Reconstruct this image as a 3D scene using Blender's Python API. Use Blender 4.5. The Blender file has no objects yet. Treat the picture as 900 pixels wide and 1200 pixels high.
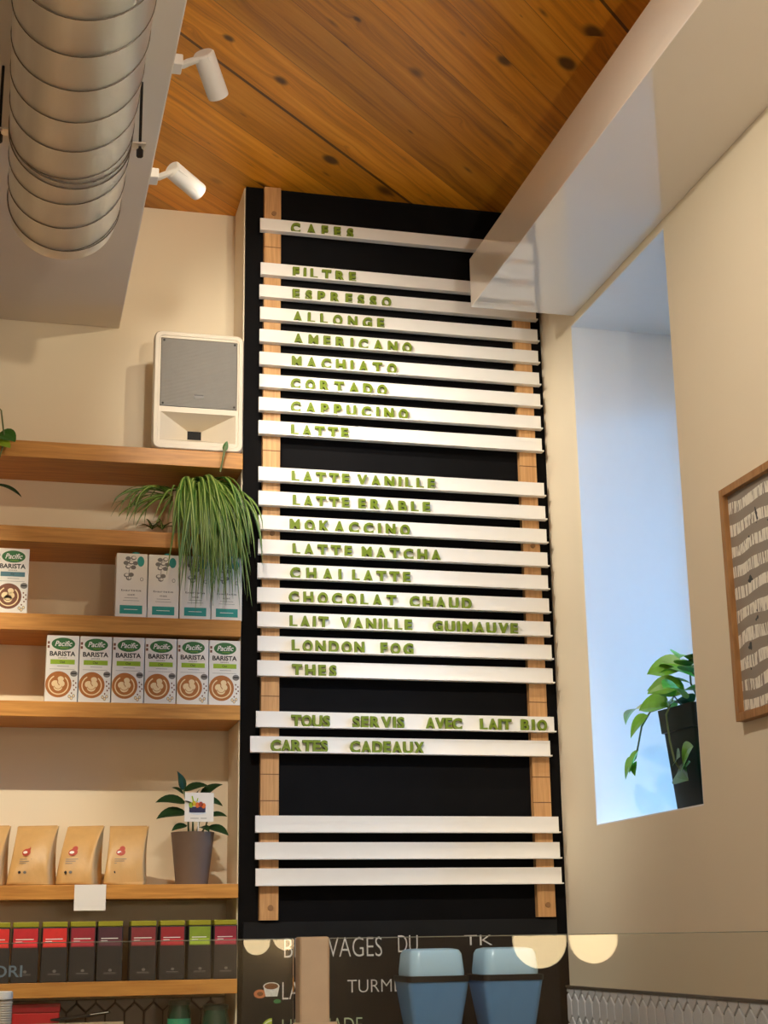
import bpy, bmesh, math, random
from mathutils import Vector, Matrix

S = bpy.context.scene
COL = S.collection
H = 1.5            # eye height; shapes below are laid out from eye level (z = 0 at the camera) and lifted by H at the end
PI = math.pi

# ------------------------------------------------------------------ camera
YAW, PITCH, ROLL, FPX = 0.247332, 0.272250, -0.015340, 1781.26
fw = Vector((math.sin(YAW)*math.cos(PITCH), math.cos(YAW)*math.cos(PITCH), math.sin(PITCH)))
r0 = Vector((math.cos(YAW), -math.sin(YAW), 0)); u0 = r0.cross(fw)
rt = math.cos(ROLL)*r0 + math.sin(ROLL)*u0
up = -math.sin(ROLL)*r0 + math.cos(ROLL)*u0
cd = bpy.data.cameras.new('camera'); cam = bpy.data.objects.new('camera', cd); COL.objects.link(cam)
cd.sensor_fit = 'VERTICAL'; cd.sensor_height = 36; cd.sensor_width = 27
cd.lens = FPX*36/1200; cd.clip_start = 0.05; cd.clip_end = 100
cam.matrix_world = Matrix(((rt.x, up.x, -fw.x, 0), (rt.y, up.y, -fw.y, 0), (rt.z, up.z, -fw.z, 0), (0, 0, 0, 1)))
S.camera = cam

# ------------------------------------------------------------------ world and exposure
S.view_settings.view_transform = 'Standard'; S.view_settings.look = 'None'
S.view_settings.gamma = 1; S.view_settings.use_curve_mapping = False
S.view_settings.exposure = 0.0
W = bpy.data.worlds.new('daylight'); S.world = W; W.use_nodes = True
wn = W.node_tree.nodes; wl = W.node_tree.links; wn.clear()
wo = wn.new('ShaderNodeOutputWorld'); wb = wn.new('ShaderNodeBackground')
tc = wn.new('ShaderNodeTexCoord'); sx = wn.new('ShaderNodeSeparateXYZ'); mr = wn.new('ShaderNodeMapRange'); mx = wn.new('ShaderNodeMix')
mx.data_type = 'RGBA'
wl.new(tc.outputs['Generated'], sx.inputs[0]); wl.new(sx.outputs['Z'], mr.inputs['Value'])
mr.inputs['From Min'].default_value = -0.05; mr.inputs['From Max'].default_value = 0.6
wl.new(mr.outputs[0], mx.inputs['Factor'])
mx.inputs['A'].default_value = (0.015, 0.03, 0.06, 1); mx.inputs['B'].default_value = (0.11, 0.44, 0.92, 1)
wl.new(mx.outputs['Result'], wb.inputs['Color']); wb.inputs['Strength'].default_value = 37.0
wl.new(wb.outputs[0], wo.inputs[0])

# ------------------------------------------------------------------ lights of the room (track spots, added fill and the window)
WARM = (1.0, 0.87, 0.66); PALE = (1.0, 0.92, 0.80)
LIFT = []
def spot(name, loc, target, power, angle=60, blend=0.6, color=WARM, radius=0.02):
    d = bpy.data.lights.new(name, 'SPOT'); d.energy = power; d.color = color
    d.spot_size = math.radians(angle); d.spot_blend = blend; d.shadow_soft_size = radius
    o = bpy.data.objects.new(name, d); COL.objects.link(o)
    o.location = loc
    o.rotation_euler = (Vector(target)-Vector(loc)).to_track_quat('-Z', 'Y').to_euler()
    return o
# two spots sit in the two heads seen on the beam; the next three are unseen heads inferred from cast shadows; the last two are added fill
spot('track_beam_near_column', (0.470, 3.785, 1.950), (1.52, 4.5, 1.15), 58, 74, 0.9, PALE)
spot('track_beam_by_beam', (0.437, 3.238, 1.908), (0.92, 4.5, 1.62), 52, 62, 0.9, PALE)
spot('track_beam_board', (0.36, 2.30, 2.0), (1.15, 4.5, 0.35), 150, 34, 0.9, PALE)
spot('track_beam_shelves', (-0.72, 2.55, 2.1), (0.25, 4.6, 0.5), 270, 56, 0.8)
spot('track_beam_speaker', (0.95, 2.55, 2.1), (0.36, 4.75, 1.75), 40, 50, 0.9)
spot('window_wall_fill', (0.36, 2.45, 1.93), (1.7, 2.9, 0.8), 58, 104, 1.0, PALE)  # fill with no head of its own, added to brighten the window wall
spot('ceiling_fill', (0.85, 0.3, 0.9), (0.75, 2.7, 2.4), 112, 64, 1.0, PALE)  # unseen fill added to brighten the ceiling planks
def lamp(name, loc, power, radius=0.12, color=(1.0, 0.89, 0.72)):
    d = bpy.data.lights.new(name, 'POINT'); d.energy = power; d.color = color; d.shadow_soft_size = radius
    o = bpy.data.objects.new(name, d); COL.objects.link(o); o.location = loc; return o
# added point lights without fixtures for room fill, all behind or beside the camera
lamp('counter_fill', (0.9, 0.9, 1.0), 10)
lamp('counter_fill_further', (-1.3, 0.6, 0.9), 9)
lamp('seating_fill', (1.2, -2.2, 0.45), 46)
lamp('seating_fill_further', (-1.2, -3.5, 0.45), 46)
pd = bpy.data.lights.new('window_portal', 'AREA'); pd.shape = 'RECTANGLE'; pd.size = 0.74; pd.size_y = 1.6
pd.cycles.is_portal = True
po = bpy.data.objects.new('window_portal', pd); COL.objects.link(po)
po.location = (2.10, 3.895, 1.09); po.rotation_euler = (0, PI/2, 0)
pd.size = 1.6; pd.size_y = 0.74

# ------------------------------------------------------------------ materials
def lin(c):
    f = lambda v: v/12.92 if v <= 0.04045 else ((v+0.055)/1.055)**2.4
    return tuple(f(v/255) for v in c)+(1,)
MATS = {}
def mat(name, rgb, rough=0.6, metal=0.0, noise=0.06, scale=30, bump=0.0, spec=0.5, trans=0.0, emit=None, coat=0.0, stretch=None, sheen=0.0):
    """plain procedural material: colour broken up by noise, optional bump"""
    if name in MATS: return MATS[name]
    m = bpy.data.materials.new(name); m.use_nodes = True; n = m.node_tree.nodes; l = m.node_tree.links
    b = n['Principled BSDF']
    col = lin(rgb)
    t = n.new('ShaderNodeTexCoord'); nz = n.new('ShaderNodeTexNoise'); nz.inputs['Scale'].default_value = scale; nz.inputs['Detail'].default_value = 4
    src = t.outputs['Object']
    if stretch:
        mp = n.new('ShaderNodeMapping'); mp.inputs['Scale'].default_value = stretch; l.new(src, mp.inputs[0]); src = mp.outputs[0]
    l.new(src, nz.inputs['Vector'])
    mixn = n.new('ShaderNodeMix'); mixn.data_type = 'RGBA'
    mixn.inputs['A'].default_value = tuple(max(0, c*(1-noise*1.5)) for c in col[:3])+(1,)
    mixn.inputs['B'].default_value = tuple(min(1, c*(1+noise*1.5)) for c in col[:3])+(1,)
    l.new(nz.outputs['Fac'], mixn.inputs['Factor']); l.new(mixn.outputs['Result'], b.inputs['Base Color'])
    b.inputs['Roughness'].default_value = rough; b.inputs['Metallic'].default_value = metal
    b.inputs['Specular IOR Level'].default_value = spec
    b.inputs['Transmission Weight'].default_value = trans; b.inputs['Coat Weight'].default_value = coat
    if emit:
        b.inputs['Emission Color'].default_value = lin(emit[0]); b.inputs['Emission Strength'].default_value = emit[1]
    if bump:
        bp = n.new('ShaderNodeBump'); bp.inputs['Strength'].default_value = bump; bp.inputs['Distance'].default_value = 0.002
        l.new(nz.outputs['Fac'], bp.inputs['Height']); l.new(bp.outputs[0], b.inputs['Normal'])
    MATS[name] = m; return m

def wood(name, dark, light, scale=(2.0, 40, 40), rough=0.5, axis_noise=3.0):
    if name in MATS: return MATS[name]
    m = bpy.data.materials.new(name); m.use_nodes = True; n = m.node_tree.nodes; l = m.node_tree.links; b = n['Principled BSDF']
    t = n.new('ShaderNodeTexCoord'); mp = n.new('ShaderNodeMapping'); mp.inputs['Scale'].default_value = scale
    oi = n.new('ShaderNodeObjectInfo'); ad = n.new('ShaderNodeVectorMath'); ad.operation = 'ADD'
    l.new(t.outputs['Object'], ad.inputs[0]); l.new(oi.outputs['Random'], ad.inputs[1]); l.new(ad.outputs[0], mp.inputs[0])
    nz = n.new('ShaderNodeTexNoise'); nz.inputs['Scale'].default_value = axis_noise; nz.inputs['Detail'].default_value = 6; nz.inputs['Distortion'].default_value = 0.6
    l.new(mp.outputs[0], nz.inputs['Vector'])
    cr = n.new('ShaderNodeValToRGB'); cr.color_ramp.elements[0].position = 0.3; cr.color_ramp.elements[0].color = lin(dark)
    cr.color_ramp.elements[1].position = 0.7; cr.color_ramp.elements[1].color = lin(light)
    l.new(nz.outputs['Fac'], cr.inputs[0]); l.new(cr.outputs[0], b.inputs['Base Color']); b.inputs['Roughness'].default_value = rough
    MATS[name] = m; return m

def thin_glass(name, tint=(1, 1, 1), ior=1.5, rough=0.0):
    if name in MATS: return MATS[name]
    m = bpy.data.materials.new(name); m.use_nodes = True; n = m.node_tree.nodes; l = m.node_tree.links; n.clear()
    o = n.new('ShaderNodeOutputMaterial'); mixs = n.new('ShaderNodeMixShader'); f = n.new('ShaderNodeFresnel'); f.inputs[0].default_value = ior
    tr = n.new('ShaderNodeBsdfTransparent'); tr.inputs[0].default_value = tint+(1,)
    g = n.new('ShaderNodeBsdfGlossy'); g.inputs['Roughness'].default_value = rough
    nz = n.new('ShaderNodeTexNoise'); nz.inputs['Scale'].default_value = 2.0
    mm = n.new('ShaderNodeMath'); mm.operation = 'MULTIPLY_ADD'; mm.inputs[1].default_value = 0.01; mm.inputs[2].default_value = rough
    l.new(nz.outputs['Fac'], mm.inputs[0])
    if rough > 0: l.new(mm.outputs[0], g.inputs['Roughness'])
    l.new(f.outputs[0], mixs.inputs[0]); l.new(tr.outputs[0], mixs.inputs[1]); l.new(g.outputs[0], mixs.inputs[2]); l.new(mixs.outputs[0], o.inputs[0])
    MATS[name] = m; return m

# knotty plank ceiling
def ceiling_material():
    m = bpy.data.materials.new('knotty_cedar_planks'); m.use_nodes = True; n = m.node_tree.nodes; l = m.node_tree.links; b = n['Principled BSDF']
    def M(op, a=None, bb=None, c=None):
        x = n.new('ShaderNodeMath'); x.operation = op
        for i, v in enumerate((a, bb, c)):
            if v is None: continue
            if isinstance(v, (int, float)): x.inputs[i].default_value = v
            else: l.new(v, x.inputs[i])
        return x.outputs[0]
    def comb(x, y, z=0.0):
        c = n.new('ShaderNodeCombineXYZ')
        for i, v in enumerate((x, y, z)):
            if isinstance(v, (int, float)): c.inputs[i].default_value = v
            else: l.new(v, c.inputs[i])
        return c.outputs[0]
    t = n.new('ShaderNodeTexCoord'); mp = n.new('ShaderNodeMapping'); mp.vector_type = 'POINT'
    mp.inputs['Rotation'].default_value = (0, 0, -math.radians(43.7))
    l.new(t.outputs['Object'], mp.inputs[0])
    sp = n.new('ShaderNodeSeparateXYZ'); l.new(mp.outputs[0], sp.inputs[0])
    u, v = sp.outputs['X'], sp.outputs['Y']
    w = 0.172
    vv = M('DIVIDE', M('ADD', v, PLANK_OFF), w)
    idx = M('FLOOR', vv); fr = M('FRACT', vv)
    wn1 = n.new('ShaderNodeTexWhiteNoise'); wn1.noise_dimensions = '1D'; l.new(idx, wn1.inputs['W'])
    rnd = wn1.outputs['Value']
    us = M('MULTIPLY_ADD', rnd, 17.0, u)
    # knots
    vo = n.new('ShaderNodeTexVoronoi'); vo.inputs['Scale'].default_value = 1.0; vo.inputs['Randomness'].default_value = 1.0
    l.new(comb(M('MULTIPLY', us, 4.4), M('MULTIPLY', v, 8.6), M('MULTIPLY', rnd, 5.0)), vo.inputs['Vector'])
    d = vo.outputs['Distance']
    colr = n.new('ShaderNodeSeparateColor'); l.new(vo.outputs['Color'], colr.inputs[0])
    size = M('MULTIPLY_ADD', colr.outputs[0], 0.30, -0.06)
    knot = n.new('ShaderNodeMapRange'); knot.interpolation_type = 'SMOOTHSTEP'
    l.new(d, knot.inputs['Value']); l.new(M('MULTIPLY', size, 0.55), knot.inputs['From Min']); l.new(M('MAXIMUM', M('MULTIPLY', size, 1.25), 0.001), knot.inputs['From Max'])
    knot.inputs['To Min'].default_value = 1.0; knot.inputs['To Max'].default_value = 0.0
    # grain, bent around knots
    bend = M('MULTIPLY', M('POWER', 2.718, M('MULTIPLY', d, -9.0)), 0.30)
    nz = n.new('ShaderNodeTexNoise'); nz.inputs['Scale'].default_value = 1.0; nz.inputs['Detail'].default_value = 7; nz.inputs['Roughness'].default_value = 0.62; nz.inputs['Distortion'].default_value = 0.35
    l.new(comb(M('MULTIPLY', us, 1.6), M('ADD', M('MULTIPLY', v, 55.0), M('MULTIPLY', bend, 8.0)), M('MULTIPLY', rnd, 30.0)), nz.inputs['Vector'])
    nz2 = n.new('ShaderNodeTexNoise'); nz2.inputs['Scale'].default_value = 1.0; nz2.inputs['Detail'].default_value = 3
    l.new(comb(M('MULTIPLY', us, 1.1), M('MULTIPLY', v, 14.0), M('MULTIPLY', rnd, 11.0)), nz2.inputs['Vector'])
    g = M('ADD', M('MULTIPLY', nz.outputs['Fac'], 0.55), M('MULTIPLY', nz2.outputs['Fac'], 0.45))
    cr = n.new('ShaderNodeValToRGB'); e = cr.color_ramp.elements
    e[0].position = 0.30; e[0].color = lin((142, 82, 14)); e[1].position = 0.72; e[1].color = lin((246, 174, 58))
    k = cr.color_ramp.elements.new(0.5); k.color = lin((216, 140, 28))
    l.new(g, cr.inputs[0])
    tone = n.new('ShaderNodeMix'); tone.data_type = 'RGBA'; tone.blend_type = 'MULTIPLY'; tone.inputs['Factor'].default_value = 1.0
    l.new(cr.outputs[0], tone.inputs['A'])
    tv = M('MULTIPLY_ADD', rnd, 0.48, 0.68); l.new(comb(tv, tv, tv), tone.inputs['B'])
    km = n.new('ShaderNodeMix'); km.data_type = 'RGBA'; l.new(M('MULTIPLY', knot.outputs[0], 0.88), km.inputs['Factor'])
    l.new(tone.outputs['Result'], km.inputs['A']); km.inputs['B'].default_value = lin((52, 28, 16))
    # small elongated dark flecks
    vf = n.new('ShaderNodeTexVoronoi'); vf.inputs['Scale'].default_value = 1.0
    l.new(comb(M('MULTIPLY', us, 7.0), M('MULTIPLY', v, 30.0), M('MULTIPLY', rnd, 9.0)), vf.inputs['Vector'])
    cf = n.new('ShaderNodeSeparateColor'); l.new(vf.outputs['Color'], cf.inputs[0])
    fl = n.new('ShaderNodeMapRange'); fl.interpolation_type = 'SMOOTHSTEP'; l.new(vf.outputs['Distance'], fl.inputs['Value'])
    l.new(M('MULTIPLY_ADD', cf.outputs[1], 0.7, -0.36), fl.inputs['From Max']); fl.inputs['From Min'].default_value = 0.0
    fl.inputs['To Min'].default_value = 1.0; fl.inputs['To Max'].default_value = 0.0
    fk = n.new('ShaderNodeMix'); fk.data_type = 'RGBA'; l.new(M('MULTIPLY', M('GREATER_THAN', cf.outputs[1], 0.58), M('MULTIPLY', fl.outputs[0], 0.75)), fk.inputs['Factor'])
    l.new(km.outputs['Result'], fk.inputs['A']); fk.inputs['B'].default_value = lin((74, 38, 16)); km = fk
    # joints: every fourth one is a wide dark gap
    edge = M('MINIMUM', fr, M('SUBTRACT', 1.0, fr))
    wide = M('LESS_THAN', M('ABSOLUTE', M('SUBTRACT', M('MODULO', M('ADD', M('ROUND', vv), 400.0), 6.0), 0.0)), 0.5)
    gw = M('MULTIPLY_ADD', wide, 0.022, 0.007)
    gap = M('LESS_THAN', edge, gw)
    gm = n.new('ShaderNodeMix'); gm.data_type = 'RGBA'; l.new(M('MULTIPLY', gap, M('MULTIPLY_ADD', wide, 0.35, 0.5)), gm.inputs['Factor'])
    l.new(km.outputs['Result'], gm.inputs['A']); gm.inputs['B'].default_value = lin((40, 20, 10))
    l.new(gm.outputs['Result'], b.inputs['Base Color'])
    b.inputs['Roughness'].default_value = 0.42
    bp = n.new('ShaderNodeBump'); bp.inputs['Strength'].default_value = 0.25; bp.inputs['Distance'].default_value = 0.003
    l.new(M('SUBTRACT', g, M('MULTIPLY', gap, 2.0)), bp.inputs['Height']); l.new(bp.outputs[0], b.inputs['Normal'])
    return m
PLANK_OFF = 0.0

M_WALL = mat('cream_plaster', (238, 224, 196), 0.75, noise=0.015, scale=6, bump=0.03)
M_BEAM = mat('beam_plaster', (226, 216, 200), 0.7, noise=0.015, scale=6)
M_SOFFIT = mat('gloss_white_panel', (222, 212, 198), 0.03, noise=0.01, scale=4, spec=0.5)
M_SOFFIT.node_tree.nodes['Principled BSDF'].inputs['IOR'].default_value = 1.8
M_BLACK = mat('black_chalk_paint', (14, 13, 14), 0.8, noise=0.25, scale=12, spec=0.12)
M_BOARDBLACK = mat('chalkboard_black', (26, 26, 27), 0.7, noise=0.3, scale=9, spec=0.2)
M_RAIL = wood('pine_rail', (186, 136, 84), (216, 166, 108), scale=(40, 40, 2.0))
M_SHELF = wood('oak_shelf', (178, 116, 42), (212, 150, 66), scale=(2.0, 30, 30), rough=0.45)
M_LEDGE = mat('white_ledge', (240, 236, 228), 0.45, noise=0.01)
M_LETTER = mat('green_letter', (112, 132, 18), 0.5, noise=0.08, scale=60)
M_WHITE = mat('white_plastic', (238, 234, 226), 0.4, noise=0.01)
M_METAL = mat('galvanised_steel', (244, 240, 232), 0.36, metal=0.78, noise=0.10, scale=6, stretch=(1, 0.3, 6))
M_SEAM = mat('duct_seam_steel', (128, 120, 108), 0.4, metal=1.0)
M_DARKSTEEL = mat('dark_steel', (54, 50, 48), 0.45, metal=0.8)
M_LEAF = mat('leaf_green', (56, 104, 34), 0.38, noise=0.25, scale=25)
M_LEAFDARK = mat('leaf_dark_green', (34, 62, 30), 0.5, noise=0.25, scale=25, spec=0.25)
M_LEAFPALE = mat('leaf_pale_stripe', (150, 170, 90), 0.42, noise=0.15, scale=25)
M_BLADE = mat('blade_green', (74, 106, 34), 0.42, noise=0.25, scale=25)
M_STEM = mat('stem_green', (96, 110, 62), 0.5, noise=0.15)
M_SOIL = mat('potting_soil', (44, 32, 24), 0.95, noise=0.5, scale=90, bump=0.4)

# ------------------------------------------------------------------ mesh helpers
class B:
    def __init__(s): s.v = []; s.f = []; s.m = []; s.mats = []
    def mi(s, m):
        if m not in s.mats: s.mats.append(m)
        return s.mats.index(m)
    def add(s, vs, fs, m):
        o = len(s.v); s.v += [tuple(v) for v in vs]; i = s.mi(m)
        for f in fs: s.f.append([o+k for k in f]); s.m.append(i)
    def box(s, x0, x1, y0, y1, z0, z1, m):
        v = [(x0, y0, z0), (x1, y0, z0), (x1, y1, z0), (x0, y1, z0), (x0, y0, z1), (x1, y0, z1), (x1, y1, z1), (x0, y1, z1)]
        s.add(v, [(0, 3, 2, 1), (4, 5, 6, 7), (0, 1, 5, 4), (1, 2, 6, 5), (2, 3, 7, 6), (3, 0, 4, 7)], m)
    def prism(s, poly, axis, a0, a1, m):
        """extrude a 2-D polygon along an axis; poly is (p,q) in the two other axes, in x,y,z order"""
        def pt(p, a):
            return {'x': (a, p[0], p[1]), 'y': (p[0], a, p[1]), 'z': (p[0], p[1], a)}[axis]
        n = len(poly); v = [pt(p, a0) for p in poly]+[pt(p, a1) for p in poly]
        f = [tuple(range(n)), tuple(range(2*n-1, n-1, -1))]+[(i, i+n, (i+1) % n+n, (i+1) % n) for i in range(n)]
        s.add(v, f, m)
    def lathe(s, prof, m, cx=0, cy=0, n=32, squash=None):
        v = []; f = []
        for r, z in prof:
            for k in range(n):
                a = 2*PI*k/n; v.append((cx+r*math.cos(a), cy+r*math.sin(a), z))
        for j in range(len(prof)-1):
            for k in range(n):
                f.append((j*n+k, j*n+(k+1) % n, (j+1)*n+(k+1) % n, (j+1)*n+k))
        f.append(tuple(range(n-1, -1, -1))); f.append(tuple((len(prof)-1)*n+k for k in range(n)))
        s.add(v, f, m)
    def tube(s, pts, r, m, n=8, closed=False):
        pts = [Vector(p) for p in pts]; rr = r if isinstance(r, (list, tuple)) else [r]*len(pts)
        v = []; f = []; prev = None
        for i, p in enumerate(pts):
            if closed: t = pts[(i+1) % len(pts)]-pts[i-1]
            else: t = pts[min(i+1, len(pts)-1)]-pts[max(i-1, 0)]
            t.normalize()
            a = prev if prev is not None else (Vector((0, 0, 1)) if abs(t.z) < 0.9 else Vector((1, 0, 0)))
            x = (a-t*a.dot(t)).normalized(); prev = x; y = t.cross(x)
            for k in range(n):
                c = 2*PI*k/n; v.append(p+rr[i]*(math.cos(c)*x+math.sin(c)*y))
        L = len(pts)
        for i in range(L if closed else L-1):
            j = (i+1) % L
            for k in range(n): f.append((i*n+k, i*n+(k+1) % n, j*n+(k+1) % n, j*n+k))
        if not closed: f.append(tuple(range(n-1, -1, -1))); f.append(tuple((L-1)*n+k for k in range(n)))
        s.add(v, f, m)
    def cyl(s, p0, p1, r, m, n=24): s.tube([p0, p1], r, m, n)
    def leaf(s, base, d, upv, length, width, droop, m, n=9, fold=0.25, stripe=None, shape='leaf', curl=0.0):
        """a leaf or blade: strip along a drooping path, folded along its midrib"""
        p = Vector(base); d = Vector(d).normalized(); upv = Vector(upv)
        st = length/n; pts = []
        dd = d.copy()
        for i in range(n+1):
            pts.append((p.copy(), dd.copy())); p = p+dd*st
            dd = (dd+Vector((0, 0, -1))*droop*st/length*(0.6+0.8*i/n)+Vector((curl, 0, 0))/n).normalized()
        rows = []
        for i, (q, t) in enumerate(pts):
            u = i/n
            if shape == 'blade': wv = width*min(1, 0.55+2*u)*(1-u**3)
            else: wv = width*(math.sin(PI*min(1, u**0.75)))*1.0+0.0004
            side = t.cross(upv)
            if side.length < 1e-3: side = t.cross(Vector((1, 0, 0)))
            side.normalize(); nn = side.cross(t).normalized()
            rows.append([q-side*wv/2+nn*wv*fold*.5, q-side*wv*.17+nn*wv*fold*.12, q+side*wv*.17+nn*wv*fold*.12, q+side*wv/2+nn*wv*fold*.5])
        v = [x for r_ in rows for x in r_]
        for c in range(3):
            fs = [(i*4+c, i*4+c+1, (i+1)*4+c+1, (i+1)*4+c) for i in range(n)]
            used = sorted({k for f in fs for k in f}); mp = {k: j for j, k in enumerate(used)}
            s.add([v[k] for k in used], [tuple(mp[k] for k in f) for f in fs], (stripe if (stripe and c == 1) else m))
        return pts
    def obj(s, name, parent=None, smooth=False, bevel=0.0, seg=2, weld=False):
        me = bpy.data.meshes.new(name); me.from_pydata(s.v, [], s.f); me.update()
        for m in s.mats: me.materials.append(m)
        me.polygons.foreach_set('material_index', s.m)
        if weld:
            bm = bmesh.new(); bm.from_mesh(me); bmesh.ops.remove_doubles(bm, verts=bm.verts, dist=1e-6); bm.to_mesh(me); bm.free()
        if not weld and len(s.f) < 6000:
            bm = bmesh.new(); bm.from_mesh(me)
            bmesh.ops.recalc_face_normals(bm, faces=bm.faces); bm.to_mesh(me); bm.free()
        if smooth: me.shade_smooth()
        o = bpy.data.objects.new(name, me); COL.objects.link(o)
        if parent: o.parent = parent
        if smooth == 'auto':
            try: me.set_sharp_from_angle(angle=math.radians(40))
            except Exception: pass
        if bevel:
            md = o.modifiers.new('edge', 'BEVEL'); md.width = bevel; md.segments = seg; md.limit_method = 'ANGLE'; md.angle_limit = math.radians(40)
        return o

def tag(o, label, cat, group=None, kind=None):
    o['label'] = label; o['category'] = cat
    if group: o['group'] = group
    if kind: o['kind'] = kind
    return o
def thing(name, loc, label, cat, group=None, rz=0.0):
    o = bpy.data.objects.new(name, None); o.empty_display_size = 0.05; COL.objects.link(o)
    o.location = loc; o.rotation_euler = (0, 0, rz); return tag(o, label, cat, group)
def struct(o, label=None):
    o['kind'] = 'structure'
    if label: o['label'] = label
    return o
KIDS = lambda o: [c for c in COL.objects if c.parent == o]
def dup(root, loc, label, rz=None, group=None):
    c = root.copy(); COL.objects.link(c); c.location = loc; c['label'] = label
    if rz is not None: c.rotation_euler = (0, 0, rz)
    if group: c['group'] = group
    for k in KIDS(root):
        k2 = k.copy(); COL.objects.link(k2); k2.parent = c
        for g in KIDS(k):
            g2 = g.copy(); COL.objects.link(g2); g2.parent = k2
    return c

# text to mesh data (normalised: cap height 1, starts at x = 0, lies in x/z facing -y)
_TX = {}
def text_geo(txt, bold=0.0, depth=0.0, shear=0.0, bevel=0.0):
    key = (txt, bold, depth, shear, bevel)
    if key in _TX: return _TX[key]
    c = bpy.data.curves.new('lettering', 'FONT'); c.body = txt; c.size = 1.0; c.offset = bold; c.extrude = depth/2; c.shear = shear
    c.bevel_depth = bevel; c.bevel_resolution = 1; c.resolution_u = 4
    o = bpy.data.objects.new('lettering', c); COL.objects.link(o)
    dg = bpy.context.evaluated_depsgraph_get(); dg.update()
    me = bpy.data.meshes.new_from_object(o.evaluated_get(dg))
    v = [(p.co.x, -p.co.z, p.co.y) for p in me.vertices]; f = [tuple(p.vertices) for p in me.polygons]
    bpy.data.objects.remove(o); bpy.data.curves.remove(c); bpy.data.meshes.remove(me)
    x0 = min(p[0] for p in v); x1 = max(p[0] for p in v); z0 = min(p[2] for p in v); z1 = max(p[2] for p in v)
    h = z1-z0
    v = [((x-x0)/h, y/h, (z-z0)/h) for x, y, z in v]
    _TX[key] = (v, f, (x1-x0)/h); return _TX[key]
def put_text(b, txt, x0, z0, h, y, m, width=None, bold=0.01, shear=0.0, centre=False):
    v, f, w = text_geo(txt, bold, 0.0, shear)
    sx_ = h if width is None else width/w
    ox = x0-(w*sx_/2 if centre else 0)
    b.add([(ox+p[0]*sx_, y, z0+p[2]*h) for p in v], f, m)
def disc(b, cx, cz, rx, rz, y, m, n=28, a0=0.0, a1=2*PI):
    vs = [(cx+rx*math.cos(a0+(a1-a0)*k/n), y, cz+rz*math.sin(a0+(a1-a0)*k/n)) for k in range(n if a1-a0 > 6.2 else n+1)]
    b.add(vs, [tuple(range(len(vs)))], m)
def rect(b, x0, x1, z0, z1, y, m): b.add([(x0, y, z0), (x1, y, z0), (x1, y, z1), (x0, y, z1)], [(0, 1, 2, 3)], m)
def stroke(b, pts, w, y, m):
    """flat polyline of width w in the x/z plane"""
    vs = []; n = len(pts)
    for i, p in enumerate(pts):
        a = pts[max(i-1, 0)]; c = pts[min(i+1, n-1)]; t = Vector((c[0]-a[0], c[1]-a[1])).normalized()
        vs += [(p[0]-t.y*w/2, y, p[1]+t.x*w/2), (p[0]+t.y*w/2, y, p[1]-t.x*w/2)]
    b.add(vs, [(2*i, 2*i+1, 2*i+3, 2*i+2) for i in range(n-1)], m)
def arc(cx, cz, r, a0, a1, n=16, sz=1.0): return [(cx+r*math.cos(a0+(a1-a0)*k/n), cz+sz*r*math.sin(a0+(a1-a0)*k/n)) for k in range(n+1)]

# ================================================================== SETTING
CEIL, YW, YN, XR = 2.40, 4.53, 4.75, 1.70
FLOOR = -H
b = B(); b.box(-3.1, 4.6, -9.6, 4.95, CEIL, CEIL+0.1, ceiling_material()); struct(b.obj('ceiling'), 'knotty wooden plank ceiling laid on the diagonal')
b = B(); b.box(-3.1, 4.6, -9.6, 4.95, FLOOR-0.1, FLOOR, mat('grey_concrete', (196, 188, 176), 0.5, noise=0.1, scale=3)); struct(b.obj('floor'), 'grey concrete floor')
# back wall: cream nook and the black column that stands forward of it
b = B(); b.box(-3.1, 0.69, YN, YN+0.2, FLOOR, CEIL, M_WALL); struct(b.obj('wall_back'), 'cream plaster wall behind the wooden shelves')
M_RET = M_WALL
b = B(); b.box(0.69, XR+0.2, YW, YN+0.2, FLOOR, CEIL, M_BLACK)
b.box(0.686, 0.69, YW+0.012, YN, FLOOR, CEIL, M_RET)
struct(b.obj('wall_column'), 'black painted wall section carrying the menu ledges')
# right wall with the deep window opening
WY0, WY1, WZ0, WZ1 = 3.53, 4.25, 0.302, 1.875
XO = 2.16
b = B()
b.box(XR, XO, WY1, YW+0.42, FLOOR, CEIL, M_WALL)
b.box(XR, XO, 0.9, WY0, FLOOR, CEIL, M_WALL)
b.box(XR, XO, WY0, WY1, FLOOR, WZ0, M_WALL)
b.box(XR, XO, WY0, WY1, WZ1, CEIL, M_WALL)
b.box(XO, 4.6, 0.9, 1.1, FLOOR, CEIL, M_WALL)
struct(b.obj('wall_right'), 'cream side wall with a deep window opening')
b = B(); b.box(4.5, 4.6, -9.6, 0.9, FLOOR, CEIL, M_WALL); struct(b.obj('wall_dining'), 'cream wall of the seating area')
b = B(); b.box(-3.1, -3.0, -9.6, 4.75, FLOOR, CEIL, M_WALL); struct(b.obj('wall_left'), 'cream wall opposite the window')
b = B(); b.box(-3.0, 4.5, -9.6, -9.5, FLOOR, CEIL, M_WALL); struct(b.obj('wall_front'), 'cream wall behind the camera')
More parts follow.
